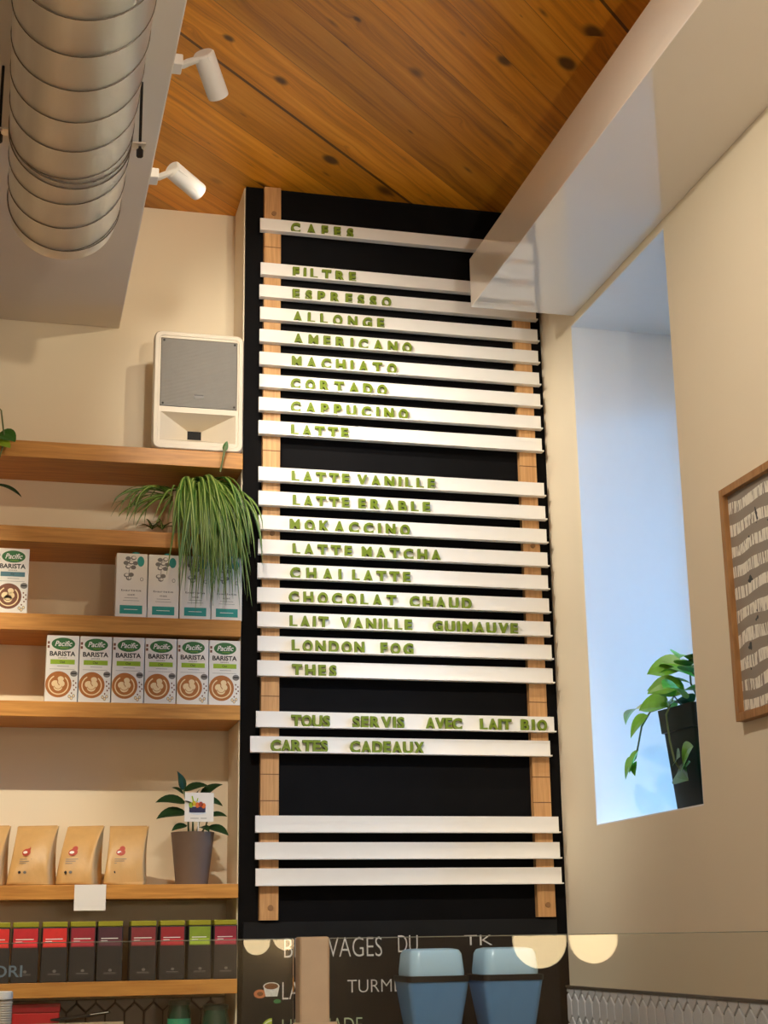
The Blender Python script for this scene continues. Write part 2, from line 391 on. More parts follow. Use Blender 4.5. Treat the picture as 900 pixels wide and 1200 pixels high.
# window
win = B(); M_FRAME = mat('white_window_frame', (232, 232, 230), 0.5)
t = 0.035
for (y0, y1, z0, z1) in ((WY0, WY0+t, WZ0, WZ1), (WY1-t, WY1, WZ0, WZ1), (WY0+t, WY1-t, WZ0, WZ0+t), (WY0+t, WY1-t, WZ1-0.24, WZ1)):  # unseen head bar made deeper to cut daylight on the upper reveal
    win.box(2.09, 2.14, y0, y1, z0, z1, M_FRAME)
wobj = struct(win.obj('window_1'), 'deep-set window lighting its reveal with blue daylight')
g = B(); g.box(2.112, 2.118, WY0+t, WY1-t, WZ0+t, WZ1-0.24, thin_glass('window_glass')); g.obj('window_pane', wobj)
lin_ = B(); M_REVEAL = mat('white_reveal_paint', (240, 240, 238), 0.7, noise=0.01); e_ = 0.004  # lining added whiter than the wall so daylight on it stays blue
lin_.box(XR+0.001, 2.089, WY1-e_, WY1-0.0002, WZ0+e_, WZ1-e_, M_REVEAL); lin_.box(XR+0.001, 2.089, WY0+0.0002, WY0+e_, WZ0+e_, WZ1-e_, M_REVEAL)
lin_.box(XR+0.001, 2.089, WY0+0.0002, WY1-0.0002, WZ0+0.0002, WZ0+e_, M_REVEAL); lin_.box(XR+0.001, 2.089, WY0+0.0002, WY1-0.0002, WZ1-e_, WZ1-0.0002, M_REVEAL)
lin_.obj('reveal_lining', wobj)
# beam under the ceiling at the left, gloss box along the window wall
b = B(); b.box(-0.62, 0.305, -9.5, YN, 1.95, CEIL, M_BEAM); struct(b.obj('trim_1', bevel=0.004), 'cream boxed beam under the ceiling')
b = B(); b.box(1.357, XR, -0.2, 4.22, 1.898, 2.062, M_SOFFIT); struct(b.obj('trim_2', bevel=0.002), 'glossy white boxed soffit along the window wall')
# tile wainscot of the window wall: upright picket tiles
TT = -0.157
M_TILE = mat('pale_picket_tile', (236, 236, 238), 0.16, noise=0.08, scale=8)
M_GROUT = mat('tile_grout', (112, 106, 100), 0.8, noise=0.1, scale=60)
def pickets(along, a0, a1, z1, z0, plane, name, label, mt, mg):
    b = B(); pw, ph, pp, gp = 0.056, 0.044, 0.023, 0.005
    if along == 'y': b.box(plane, plane+0.006, a0, a1, z0, z1, mg)
    else: b.box(a0, a1, plane, plane+0.006, z0, z1, mg)
    row = 0; z = z1+ph/2-0.012
    def clip(poly, k, lim, keep_less):
        out = []
        for i in range(len(poly)):
            p, q = poly[i], poly[(i+1) % len(poly)]
            pin = (p[k] <= lim) if keep_less else (p[k] >= lim); qin = (q[k] <= lim) if keep_less else (q[k] >= lim)
            if pin: out.append(p)
            if pin != qin:
                tt_ = (lim-p[k])/(q[k]-p[k]); out.append((p[0]+tt_*(q[0]-p[0]), p[1]+tt_*(q[1]-p[1])))
        return out
    while z+ph/2+pp > z0:
        a = a0+(pw/2 if row % 2 else 0)
        while a < a1+pw:
            w2 = pw/2-gp/2; h2 = ph/2-gp/2
            poly = [(a-w2, z-h2), (a, z-h2-pp), (a+w2, z-h2), (a+w2, z+h2), (a, z+h2+pp), (a-w2, z+h2)]
            for k, lim, less in ((0, a0+.001, False), (0, a1-.001, True), (1, z0+.001, False), (1, z1-.001, True)):
                if poly: poly = clip(poly, k, lim, less)
            if len(poly) >= 3: b.prism(poly, 'x' if along == 'y' else 'y', plane-0.006, plane+0.002, mt)
            a += pw
        z -= ph+pp; row += 1
    o = b.obj(name, bevel=0.0015, seg=1); struct(o, label); return o
pickets('y', 1.3, YW-0.002, TT, -0.62, XR-0.006, 'trim_3', 'pale picket tile wainscot on the window wall', M_TILE, M_GROUT)
b = B(); b.box(XR-0.015, XR, 1.3, YW-0.002, TT, TT+0.007, mat('tile_edge_strip', (120, 112, 102), 0.4, metal=0.5)); struct(b.obj('trim_4'), 'metal edge strip on top of the picket tiles')
pickets('x', -0.9, 0.684, -0.165, -0.62, YN-0.007, 'trim_5', 'brown-grey picket tiles under the lowest shelf', mat('brown_picket_tile', (120, 108, 96), 0.3, noise=0.1, scale=8), mat('dark_grout', (70, 62, 54), 0.8))

# ================================================================== LARGE OBJECTS
# spiral duct under the beam
DX, DZ, DR, DY = 0.081, 1.785, 0.137, 3.60
duct = thing('spiral_duct', (DX, DY, DZ), 'round galvanised spiral air duct hanging under the cream beam', 'duct')
b = B(); prof = [(DR-0.012, -5.0), (DR, -5.0), (DR, -0.05), (DR-0.004, -0.045), (DR-0.004, 0.0), (DR-0.012, 0.0)]
n = 72; v = []; f = []
for r_, y_ in prof:
    for k in range(n): a = 2*PI*k/n; v.append((r_*math.cos(a), y_, r_*math.sin(a)))
for j in range(len(prof)-1):
    for k in range(n): f.append((j*n+k, j*n+(k+1) % n, (j+1)*n+(k+1) % n, (j+1)*n+k))
f.append(tuple((len(prof)-1)*n+k for k in range(n)))
b.add(v, f, M_METAL); b.obj('duct_shell', duct, smooth='auto')
b = B(); pts = []
pitch = 0.126; turns = 38
for k in range(turns*48+1):
    a = 2*PI*k/48-PI/2; pts.append(((DR+0.0008)*math.cos(a), -0.062-pitch*k/48, (DR+0.0008)*math.sin(a)))
b.tube(pts, 0.0012, M_SEAM, 5); b.obj('lock_seam', duct, smooth=True)
for yy in (-0.42, -0.395, -0.062):
    b = B(); b.tube([((DR+0.001)*math.cos(2*PI*k/64), yy, (DR+0.001)*math.sin(2*PI*k/64)) for k in range(64)], 0.0016, M_SEAM, 6, closed=True); b.obj('coupling_ring', duct, smooth=True)
for sx_ in (-1, 1):
    b = B(); x = sx_*(DR+0.022)
    b.cyl((x, -0.38, -0.03), (x, -0.38, 1.95-DZ), 0.0035, M_DARKSTEEL, 8); b.cyl((x, -0.38, -0.03), (x, -0.38, -0.012), 0.008, M_DARKSTEEL, 6)
    b.obj('hanger_rod', duct)
    b = B(); b.box(min(sx_*(DR-0.002), sx_*(DR+0.034)), max(sx_*(DR-0.002), sx_*(DR+0.034)), -0.395, -0.365, -0.004, 0.0, M_METAL); b.obj('hanger_bracket', duct)

# wooden shelves between wall and column
SH = [(1.462, 0.052, 'topmost oak shelf, with the white loudspeaker standing on it'),
      (1.195, 0.048, 'oak shelf with the trailing spider plant'),
      (0.930, 0.050, 'oak shelf carrying the teal-banded white cartons'),
      (0.672, 0.045, 'oak shelf carrying the row of six barista cartons'),
      (0.153, 0.040, 'oak shelf carrying the kraft bags and the dark potted plant'),
      (-0.110, 0.040, 'oak shelf carrying the row of dark tea tins'),
      (-0.340, 0.040, 'low oak shelf under the tea tins, with the red box')]
for z, th, lab in SH:
    b = B(); b.box(-0.9, 0.684, 4.50, YN, z-th, z, M_SHELF)
    tag(b.obj('wall_mounted_shelf', bevel=0.0015), lab, 'shelf', 'oak shelves in the nook')

# menu wall: two rails, 23 ledges, letters
PF = 4.500   # front of the ledge plates
def rail(x0, x1, label):
    t_ = thing('wooden_rail', ((x0+x1)/2, YW, 0.05), label, 'rail', 'upright menu rails')
    w2 = (x1-x0)/2
    b = B(); b.box(-w2, w2, PF+0.0065-YW, 0, 0, 2.345, M_RAIL)
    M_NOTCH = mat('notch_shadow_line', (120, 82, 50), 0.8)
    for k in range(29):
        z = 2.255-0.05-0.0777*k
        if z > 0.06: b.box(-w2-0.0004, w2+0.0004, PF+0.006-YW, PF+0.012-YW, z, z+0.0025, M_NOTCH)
    b.obj('rail_board', t_)
    for z in (0.035, 1.16, 2.25):
        b = B(); b.cyl((0.004, PF+0.0035-YW, z), (0.004, PF+0.008-YW, z), 0.008, M_DARKSTEEL if False else mat('wood_plug', (150, 108, 66), 0.6), 16); b.obj('screw_plug', t_)
    return t_
rail(0.748, 0.803, 'pine rail of the menu wall, next to the shelves, behind the ledge starts')
rail(1.600, 1.657, 'pine rail of the menu wall, next to the window wall, behind the ledge ends')

ROWS = [(2.277, [('CAFES', 341, 414)], 0), (2.119, [('FILTRE', 343, 417)], 0), (2.041, [('ESPRESSO', 343, 458)], 0), (1.963, [('ALLONGE', 343, 450)], 0),
        (1.886, [('AMERICANO', 344, 482)], 0), (1.808, [('MACHIATO', 342, 464.5)], 0), (1.732, [('CORTADO', 340.7, 453)], 0), (1.654, [('CAPPUCINO', 340.7, 478)], 0),
        (1.576, [('LATTE', 341, 408)], 0), (1.423, [('LATTE', 342, 409), ('VANILLE', 418.6, 509)], 0), (1.344, [('LATTE', 343, 409), ('ERABLE', 420, 503.5)], 0),
        (1.266, [('MOKACCINO', 339.6, 480)], 0), (1.188, [('LATTE', 343, 412), ('MATCHA', 424, 516)], 0), (1.112, [('CHAI', 340, 400), ('LATTE', 412.5, 480.5)], 0),
        (1.036, [('CHOCOLAT', 338.5, 464), ('CHAUD', 480, 552)], 0), (0.960, [('LAIT', 339.5, 384.7), ('VANILLE', 399, 482.5), ('GUIMAUVE', 507, 606)], 0),
        (0.885, [('LONDON', 342, 427), ('FOG', 446, 484)], 0), (0.810, [('THES', 342, 394)], 0),
        (0.656, [('TOUS', 341, 386.5), ('SERVIS', 413, 473.6), ('AVEC', 498.5, 541), ('LAIT', 562.5, 599), ('BIO', 610, 640.5)], 0),
        (0.581, [('CARTES', 317, 384), ('CADEAUX', 410, 496.6)], -0.018), (0.348, [], 0), (0.271, [], 0), (0.196, [], 0)]
rng = random.Random(4)
LX0, LX1 = 0.734, 1.678
b = B(); Lw = LX1-LX0
lp = [(0, 0.0), (-0.0185, 0.0), (-0.0185, 0.0040), (-0.0167, 0.0040), (-0.0167, 0.0022), (0, 0.0022)]
b.box(0, Lw, 0, 0.006, 0, 0.050, M_LEDGE)
ledge0 = b.obj('letter_ledge')
lipb = B(); lipb.prism(lp, 'x', 0.0, Lw, M_LEDGE); lip0 = lipb.obj('ledge_lip', ledge0)
tag(ledge0, '', 'ledge', 'white letter ledges on the menu wall')
blank_labels = ['empty white letter ledge, topmost of the three bare ones', 'empty white letter ledge, middle one of the three bare ones', 'empty white letter ledge, lowest of the three bare ones']
ORD = ['first', 'second', 'third', 'fourth', 'fifth', 'sixth', 'seventh', 'eighth', 'ninth']
def unproj_x(px, py, Y):
    d = rt*((px-450)/FPX)+up*((600-py)/FPX)+fw
    return d.x*Y/d.y
LETTER_CACHE = {}
def letter_mesh(ch, w, hh):
    key = (ch, round(w, 3), round(hh, 3))
    if key not in LETTER_CACHE:
        v, f, wn_ = text_geo(ch, 0.030, 0.22, 0.0, 0.012)
        ymax = max(p[1] for p in v)
        me = bpy.data.meshes.new('green_letter')
        me.from_pydata([((p[0]/wn_-0.5)*w, (p[1]-ymax)*hh, p[2]*hh) for p in v], [], f); me.materials.append(M_LETTER); me.update()
        LETTER_CACHE[key] = me
    return LETTER_CACHE[key]
nb = 0
for ri, (zt, words_, dx) in enumerate(ROWS):
    loc = (LX0+dx+rng.uniform(-0.002, 0.002), PF, zt-0.050)
    txt = ' '.join(w[0] for w in words_)
    lab = ('white letter ledge holding the green letters of %s' % txt) if words_ else blank_labels[nb]
    if not words_: nb += 1
    if ri == 0: ledge0.location = loc; ledge0['label'] = lab
    else: dup(ledge0, loc, lab)
    # pixel row of this ledge near its start, used only to turn measured letter spans into metres
    for wi, (word, p0, p1) in enumerate(words_):
        zc = zt-0.026; Yl = PF-0.006
        q = Vector((0.85, Yl, zc)); py = 600-FPX*q.dot(up)/q.dot(fw)
        x0 = unproj_x(p0, py, Yl); x1 = unproj_x(p1, py, Yl)
        nL = len(word); hh = 0.0365
        ws = [text_geo(c, 0.030, 0.22, 0.0, 0.012)[2]*hh for c in word]
        ws = [min(w, 0.031) for w in ws]
        gap = (x1-x0-sum(ws))/max(1, nL-1)
        if gap < 0.0012:
            k = (x1-x0-0.0012*(nL-1))/sum(ws); ws = [w*k for w in ws]; gap = 0.0012
        x = x0; seen = {}
        for li, c in enumerate(word):
            o = bpy.data.objects.new('green_letter', letter_mesh(c, ws[li], hh)); COL.objects.link(o)
            o.location = (x+ws[li]/2, PF-0.0008, zt-0.050+0.0028); x += ws[li]+gap
            o.rotation_euler = (0, rng.uniform(-0.02, 0.02), 0)
            seen[c] = seen.get(c, 0)+1
            which = c if word.count(c) == 1 else '%s %s' % (ORD[seen[c]-1], c)
            nth = sum(w[0] == word for r_ in ROWS for w in r_[1])
            ctx = '' if nth == 1 else (' standing alone' if len(words_) == 1 else (' before '+words_[wi+1][0] if wi == 0 else ' after '+words_[wi-1][0]))
            tag(o, 'green plastic menu letter, the %s of %s%s' % (which, word, ctx), 'letter', 'green menu letters')


# loudspeaker
M_SPK = mat('speaker_cabinet_white', (224, 212, 190), 0.5, noise=0.01)
spk = thing('loudspeaker', (0.542, 4.497, 1.4622), 'white wall loudspeaker with grey grille and horn on the top shelf', 'speaker')
SW, SHT = 0.284, 0.392
def rrect(w, h, r_, n_=6, cx=0, cz=0):
    out = []
    for (sx_, sz_, a0) in ((1, 1, 0), (-1, 1, PI/2), (-1, -1, PI), (1, -1, 1.5*PI)):
        for k in range(n_+1):
            a = a0+k*PI/2/n_; out.append((cx+sx_*(w/2-r_)+r_*math.cos(a), cz+sz_*(h/2-r_)+r_*math.sin(a)))
    return out
body = B()
rings = []
for (w_, h_, r_, y_) in ((SW-0.10, SHT-0.06, 0.02, 0.232), (SW-0.03, SHT-0.012, 0.02, 0.12), (SW, SHT, 0.022, 0.035), (SW, SHT, 0.022, 0.008), (SW-0.008, SHT-0.008, 0.02, 0.0), (SW-0.030, SHT-0.030, 0.014, 0.0), (SW-0.034, SHT-0.034, 0.012, 0.003)):
    rings.append([(p, y_, q+SHT/2) for p, q in rrect(w_, h_, r_)])
nr = len(rings[0]); v = [p for r_ in rings for p in r_]; f = [tuple(range(nr))]
for j in range(len(rings)-1):
    for k in range(nr): f.append((j*nr+k, j*nr+(k+1) % nr, (j+1)*nr+(k+1) % nr, (j+1)*nr+k))
body.add(v, f, M_SPK)
# front panel with a grille opening and a horn opening, and the horn funnel itself
w2 = (SW-0.034)/2; zt, zb = SHT-0.017, 0.017
gx, gz0, gz1 = 0.121, 0.140, 0.368
hx, hz0, hz1 = 0.118, 0.028, 0.122
for (x0, x1, z0, z1) in ((-w2, w2, gz1, zt), (-w2, -gx, gz0, gz1), (gx, w2, gz0, gz1), (-w2, w2, hz1, gz0), (-w2, -hx, hz0, hz1), (hx, w2, hz0, hz1), (-w2, w2, zb, hz0)):
    rect(body, x0, x1, z0, z1, 0.003, M_SPK)
body.obj('cabinet', spk, smooth='auto')
b = B()
o_ = [(-hx, 0.003, hz0), (hx, 0.003, hz0), (hx, 0.003, hz1), (-hx, 0.003, hz1)]
i_ = [(-0.024, 0.130, hz0+0.002), (0.024, 0.130, hz0+0.002), (0.024, 0.130, hz0+0.034), (-0.024, 0.130, hz0+0.034)]
i_ = [(-0.022, 0.100, hz0+0.038), (0.022, 0.100, hz0+0.038), (0.022, 0.100, hz0+0.066), (-0.022, 0.100, hz0+0.066)]
b.add(o_+i_, [(0, 1, 5, 4), (1, 2, 6, 5), (2, 3, 7, 6), (3, 0, 4, 7)], M_SPK)
b.box(-0.022, 0.022, 0.100, 0.104, hz0+0.038, hz0+0.066, mat('horn_throat', (20, 18, 18), 0.8)); b.obj('horn', spk)
def grille_mat():
    m = mat('speaker_grille', (150, 146, 138), 0.6, noise=0.05)
    n_ = m.node_tree.nodes; l_ = m.node_tree.links; bs = n_['Principled BSDF']
    t_ = n_.new('ShaderNodeTexCoord'); wv = n_.new('ShaderNodeTexWave'); wv.bands_direction = 'Z'; wv.inputs['Scale'].default_value = 85
    l_.new(t_.outputs['Object'], wv.inputs[0]); bp = n_.new('ShaderNodeBump'); bp.inputs['Distance'].default_value = 0.002; bp.inputs['Strength'].default_value = 0.8
    l_.new(wv.outputs['Fac'], bp.inputs['Height']); l_.new(bp.outputs[0], bs.inputs['Normal']); return m
b = B(); b.box(-gx+0.0015, gx-0.0015, 0.0015, 0.006, gz0+0.0015, gz1-0.0015, grille_mat()); gr = b.obj('grille', spk, bevel=0.002)
b = B(); b.box(-gx, gx, 0.006, 0.009, gz0, gz1, M_DARKSTEEL); b.obj('grille_gasket', spk)
for sx_ in (-1, 1):
    for zz in (gz0+0.009, gz1-0.009):
        b = B(); b.cyl((sx_*(gx-0.009), -0.0005, zz), (sx_*(gx-0.009), 0.003, zz), 0.0035, M_DARKSTEEL, 10); b.obj('grille_screw', spk)
b = B(); b.box(-0.016, 0.016, 0.0003, 0.0018, gz0+0.030, gz0+0.044, mat('speaker_badge', (120, 116, 110), 0.5)); b.box(-0.014, 0.014, -0.0001, 0.0003, gz0+0.040, gz0+0.0425, M_DARKSTEEL); b.obj('badge', spk)

# track spotlights on the beam
def head(name, base, tip, rear, label, r_=0.0255):
    t_ = thing(name, base, label, 'spotlight', 'white track spotlights')
    L = lambda p: Vector(p)-Vector(base)
    b = B(); b.box(-0.002, 0.022, -0.024, 0.024, -0.012, 0.016, M_WHITE); b.obj('track_adapter', t_, bevel=0.003)
    a, z = L(rear), L(tip); ax = (z-a).normalized()
    mid = a+ax*(z-a).length*0.33
    b = B(); p0 = Vector((0.022, 0, 0)); p1 = mid-ax*0.012
    off = Vector((0, -0.026, 0))
    b.tube([p0, p0+Vector((0.012, -0.015, 0)), p1+off*1.02, mid+ax*0.025+off*1.02], [0.009, 0.009, 0.009, 0.006], M_WHITE, 8); b.obj('swivel_arm', t_, smooth='auto')
    b = B(); prof = [(r_*0.86, 0), (r_, 0.004), (r_, (z-a).length-0.006), (r_*0.97, (z-a).length), (r_*0.82, (z-a).length), (r_*0.78, (z-a).length-0.02)]
    q = ax.to_track_quat('Z', 'Y')
    lb = B(); lb.lathe(prof, M_WHITE, n=32); b.add([tuple(q@Vector(p)+a) for p in lb.v], lb.f, M_WHITE); b.obj('lamp_head', t_, smooth='auto')
    lb = B(); ln = (z-a).length; lb.lathe([(r_*0.76, ln-0.016), (r_*0.76, ln-0.014)], M_WHITE, n=24)
    b = B(); b.add([tuple(q@Vector(p)+a) for p in lb.v], lb.f, mat('lit_lens', (255, 226, 170), 0.3, emit=((255, 222, 165), 4.0))); b.obj('lit_lens', t_)
    return t_
head('track_spotlight', (0.305, 3.159, 1.970), (0.420, 3.210, 1.930), (0.372, 3.130, 1.992), 'white track spotlight on the beam, tilted steeply down, beside the duct')
head('track_spotlight', (0.305, 3.708, 1.965), (0.443, 3.760, 1.961), (0.360, 3.690, 1.985), 'white track spotlight on the beam, tilted flatter, near the shelf wall')

# ================================================================== SHELF GOODS
M_CARTON = mat('carton_white', (236, 232, 222), 0.45, noise=0.015)
M_PGREEN = mat('print_green', (44, 110, 52), 0.5); M_INK = mat('print_black', (28, 24, 24), 0.5); M_LIME = mat('print_lime', (150, 184, 30), 0.5)
M_LATTE = mat('print_coffee', (176, 104, 36), 0.5, noise=0.2, scale=80); M_FOAM = mat('print_foam', (240, 214, 164), 0.5); M_PGREY = mat('print_grey', (120, 116, 110), 0.5)
M_PWHITE = mat('print_white', (242, 240, 234), 0.5); M_TEAL = mat('print_teal', (22, 150, 140), 0.5); M_BLUEGREY = mat('print_blue_grey', (70, 118, 128), 0.5); M_BROWN = mat('print_brown', (120, 68, 40), 0.5, noise=0.2, scale=80)
def barista(label, loc, bar, latte, group, sub, flavour_text):
    t_ = thing('milk_carton', loc, label, 'carton', group)
    b = B(); b.box(-0.0465, 0.0465, 0, 0.062, 0, 0.196, M_CARTON); b.obj('carton_body', t_, bevel=0.0012)
    b = B(); b.box(-0.0455, 0.0455, 0.026, 0.036, 0.196, 0.199, M_CARTON); b.obj('top_seam', t_)
    p = B()
    disc(p, 0.001, 0.171, 0.034, 0.0185, -0.0004, M_PGREEN)
    put_text(p, 'Pacific', 0.002, 0.164, 0.016, -0.0008, M_PWHITE, width=0.050, bold=0.012, shear=0.3, centre=True)
    put_text(p, 'FOODS', 0.004, 0.1575, 0.0035, -0.0008, M_LIME, width=0.022, centre=True)
    put_text(p, 'BARISTA', 0.0, 0.1345, 0.0145, -0.0004, M_INK, width=0.074, bold=0.030, centre=True)
    put_text(p, 'SERIES', 0.0, 0.1275, 0.0035, -0.0004, M_PGREY, width=0.026, centre=True)
    rect(p, -0.034, 0.036, 0.1105, 0.1245, -0.0004, bar)
    put_text(p, flavour_text, 0.0, 0.1140, 0.007, -0.0008, M_INK, centre=True)
    rect(p, -0.014, 0.020, 0.1040, 0.1052, -0.0004, M_PGREY); rect(p, -0.036, 0.036, 0.0955, 0.0964, -0.0004, M_PGREY)
    cx, cz = -0.0085, 0.0510
    disc(p, cx, cz, 0.0375, 0.0385, -0.0004, latte, 40)
    stroke(p, arc(cx, cz-0.001, 0.028, 0.5*PI+0.5, 2.5*PI-0.7, 26), 0.0035, -0.0008, M_FOAM)
    for (dx_, dz_, r_) in ((-0.009, 0.002, 0.011), (0.007, 0.002, 0.011), (-0.001, -0.008, 0.0125)): disc(p, cx+dx_, cz+dz_, r_, r_*0.9, -0.0008, M_FOAM, 18)
    disc(p, cx+0.006, cz+0.016, 0.009, 0.008, -0.0008, M_FOAM, 16)
    stroke(p, [(cx-0.003, cz+0.016), (cx-0.002, cz+0.004), (cx+0.003, cz-0.003)], 0.0022, -0.0011, latte); stroke(p, arc(cx-0.001, cz-0.001, 0.0125, PI+0.3, 2*PI-0.3, 10), 0.0016, -0.0011, latte)
    disc(p, 0.0345, 0.0835, 0.0105, 0.009, -0.0004, M_PGREY, 20); rect(p, 0.0265, 0.0425, 0.082, 0.086, -0.0008, M_INK)
    rr = random.Random(3)
    for (x, z) in ((0.034, 0.062), (0.041, 0.056), (0.035, 0.049), (0.042, 0.043), (0.037, 0.036), (0.030, 0.026)): disc(p, x, z, 0.0022, 0.0028, -0.0004, M_BROWN, 8)
    for (x, z) in ((0.024, 0.016), (0.030, 0.011), (0.036, 0.018)): disc(p, x, z, 0.0042, 0.0052, -0.0004, M_PGREY, 12); disc(p, x, z, 0.0030, 0.0038, -0.0007, M_FOAM, 10)
    for z in (0.170, 0.158): rect(p, -0.044, -0.038, z, z+0.008, -0.0004, M_BROWN)
    p.obj('printed_front', t_)
    return t_
BL = ['barista milk carton with lime band, end of the row away from the column', 'barista milk carton with lime band, second from the open end of the row', 'barista milk carton with lime band, third from the open end of the row',
      'barista milk carton with lime band, third from the black column', 'barista milk carton with lime band, second from the black column', 'barista milk carton with lime band, tight against the black column']
c0 = barista(BL[0], (0.158, 4.508, 0.6722), M_LIME, M_LATTE, 'barista cartons with lime bands', '', 'Oat')
for k in range(1, 6): dup(c0, (0.158+0.0957*k, 4.508+0.001*(k % 2), 0.6722), BL[k])
c7 = barista('barista milk carton with blue-grey band and brown drink, on the teal carton shelf', (0.003, 4.510, 0.9302), M_BLUEGREY, M_BROWN, None, '', 'Soy')
# teal banded cartons
def teal_carton(label, loc):
    t_ = thing('oat_carton', loc, label, 'carton', 'white cartons with teal bands')
    b = B(); b.box(-0.0465, 0.0465, 0, 0.062, 0, 0.196, M_CARTON); b.obj('carton_body', t_, bevel=0.0012)
    p = B(); rr = random.Random(8)
    for k, (x, z) in enumerate(((-0.012, 0.180), (0.004, 0.182), (-0.018, 0.166), (-0.003, 0.168), (0.010, 0.166), (-0.012, 0.154), (0.004, 0.153), (-0.016, 0.128), (-0.002, 0.130), (-0.009, 0.119))):
        disc(p, x, z, 0.008, 0.0065, -0.0004, M_PGREY, 14); disc(p, x+0.001, z+0.001, 0.0055, 0.004, -0.0008, M_CARTON if k % 2 else M_PGREY, 12)
    stroke(p, [(-0.010, 0.112), (-0.008, 0.150)], 0.0015, -0.0009, M_PGREY)
    disc(p, 0.026, 0.172, 0.0105, 0.016, -0.0004, M_TEAL, 18); disc(p, 0.030, 0.117, 0.005, 0.006, -0.0004, M_PGREY, 12); disc(p, 0.030, 0.117, 0.0035, 0.0045, -0.0007, M_CARTON, 12)
    put_text(p, 'barista', 0.0, 0.079, 0.006, -0.0004, M_PGREY, width=0.060, centre=True)
    put_text(p, 'oat', 0.0, 0.066, 0.005, -0.0004, M_PGREY, width=0.022, centre=True)
    rect(p, -0.020, 0.020, 0.058, 0.0592, -0.0004, M_PGREY); rect(p, -0.024, 0.024, 0.050, 0.0510, -0.0004, M_PGREY)
    p.obj('printed_front', t_)
    q = B(); rect(q, -0.033, 0.034, 0.010, 0.036, -0.0005, M_TEAL); rect(q, -0.02, 0.02, 0.0225, 0.0240, -0.0009, M_PWHITE); q.obj('teal_band', t_)
    b = B(); b.lathe([(0.011, 0.196), (0.011, 0.203)], M_TEAL, 0.012, 0.020, 16); b.obj('screw_cap', t_)
    return t_
TL = ['white carton with teal band, end of the row, clear of the spider plant', 'white carton with teal band, second in the row, brushed by the spider plant', 'white carton with teal band, third in the row, half hidden by the spider plant', 'white carton with teal band against the black column, behind the spider plant']
tc0 = teal_carton(TL[0], (0.352, 4.508, 0.9302))
for k in range(1, 4): dup(tc0, (0.352+0.0962*k, 4.508+0.002*(k % 2), 0.9302), TL[k])

# kraft coffee bags
M_KRAFT = mat('kraft_paper', (206, 164, 104), 0.45, noise=0.10, scale=32, bump=0.9, spec=0.5, stretch=(1, 1, 0.6))
M_REDPRINT = mat('print_red', (186, 74, 56), 0.6)
def bag(label, loc, seed, rz, lean, w=0.128):
    t_ = thing('coffee_bag', loc, label, 'bag', 'kraft coffee bags', rz)
    rr = random.Random(seed); N = 72; hs = [0, 0.004]+[0.010+0.0068*k for k in range(23)]+[0.168]
    cr = [(rr.uniform(-1, 1), rr.uniform(0, 0.17), rr.uniform(-1, 1), rr.uniform(0.8, 1.6)) for _ in range(11)]
    v = []; f = []
    for j, z in enumerate(hs):
        u = z/0.168
        dy = (0.040*(1-u**2.4)+0.004)*(0.92 if j == 0 else 1); dxw = w/2*(1-0.05*math.sin(PI*u)-0.05*u)*(0.97 if j == 0 else 1)
        for k in range(N):
            a = 2*PI*k/N; c, s_ = math.cos(a), math.sin(a)
            x = dxw*math.copysign(abs(c)**0.24, c); y = dy*math.copysign(abs(s_)**0.34, s_)
            if abs(x) > dxw*0.86: x -= math.copysign(0.012*u*(1-abs(y)/max(dy, 1e-4))*(1-u**3), x)     # side gusset folds in
            if 0 < j < len(hs)-1:
                for (ax, az, sg, wd) in cr:
                    d_ = (x/0.06*wd-ax)+(z-az)*14*sg
                    y += 0.0046*math.exp(-(d_*3)**2)*(1-u*0.8)*(1 if sg > 0 else -1)*(1 if y < 0 else -1)
            y += lean*z*z*2.2
            v.append((x+(0.003*math.sin(9*z+seed)), y, z))
    for j in range(len(hs)-1):
        for k in range(N): f.append((j*N+k, j*N+(k+1) % N, (j+1)*N+(k+1) % N, (j+1)*N+k))
    f.append(tuple(range(N-1, -1, -1))); f.append(tuple((len(hs)-1)*N+k for k in range(N)))
    b = B(); b.add(v, f, M_KRAFT); o = b.obj('paper_pouch', t_, smooth=True)
    # printed mark laid on the pouch front
    def yf(x, z):
        u = z/0.168; dy = 0.040*(1-u**2.4)+0.004; dxw = w/2*(1-0.05*math.sin(PI*u)-0.05*u)
        c = min(0.999, abs(x)/dxw)**(1/0.24); s_ = math.sqrt(max(0, 1-c*c))
        y = -dy*s_**0.34
        for (ax, az, sg, wd) in cr: y += 0.0046*math.exp(-(((x/0.06*wd-ax)+(z-az)*14*sg)*3)**2)*(1-u*0.8)*(1 if sg > 0 else -1)
        return y+lean*z*z*2.2-0.0012
    p = B(); pl = B()
    for (x, z, rx, rz_, m_) in ((-0.014, 0.092, 0.013, 0.010, M_REDPRINT), (-0.010, 0.102, 0.008, 0.008, M_REDPRINT), (-0.017, 0.092, 0.007, 0.004, M_PWHITE)): disc(pl, x, z, rx, rz_, -0.0003 if m_ is M_PWHITE else 0, m_, 16)
    for (x0, x1, z) in ((-0.030, 0.004, 0.072), (-0.030, -0.002, 0.066), (-0.030, -0.010, 0.060)): rect(pl, x0, x1, z, z+0.0016, 0, M_PGREY)
    disc(pl, -0.026, 0.036, 0.004, 0.004, 0, M_INK, 12); disc(pl, -0.012, 0.036, 0.0045, 0.004, 0, M_PGREY, 12)
    for q in pl.v: p.v.append((q[0], yf(q[0], q[2])+q[1], q[2]))
    p.f, p.m, p.mats = pl.f, pl.m, pl.mats
    p.obj('printed_mark', t_)
    s2 = B(); s2.box(-w/2*0.9, w/2*0.9, lean*0.168**2*2.2-0.0052, lean*0.168**2*2.2-0.0040, 0.150, 0.170, M_KRAFT); s2.obj('folded_top', t_, bevel=0.0006)
    return t_
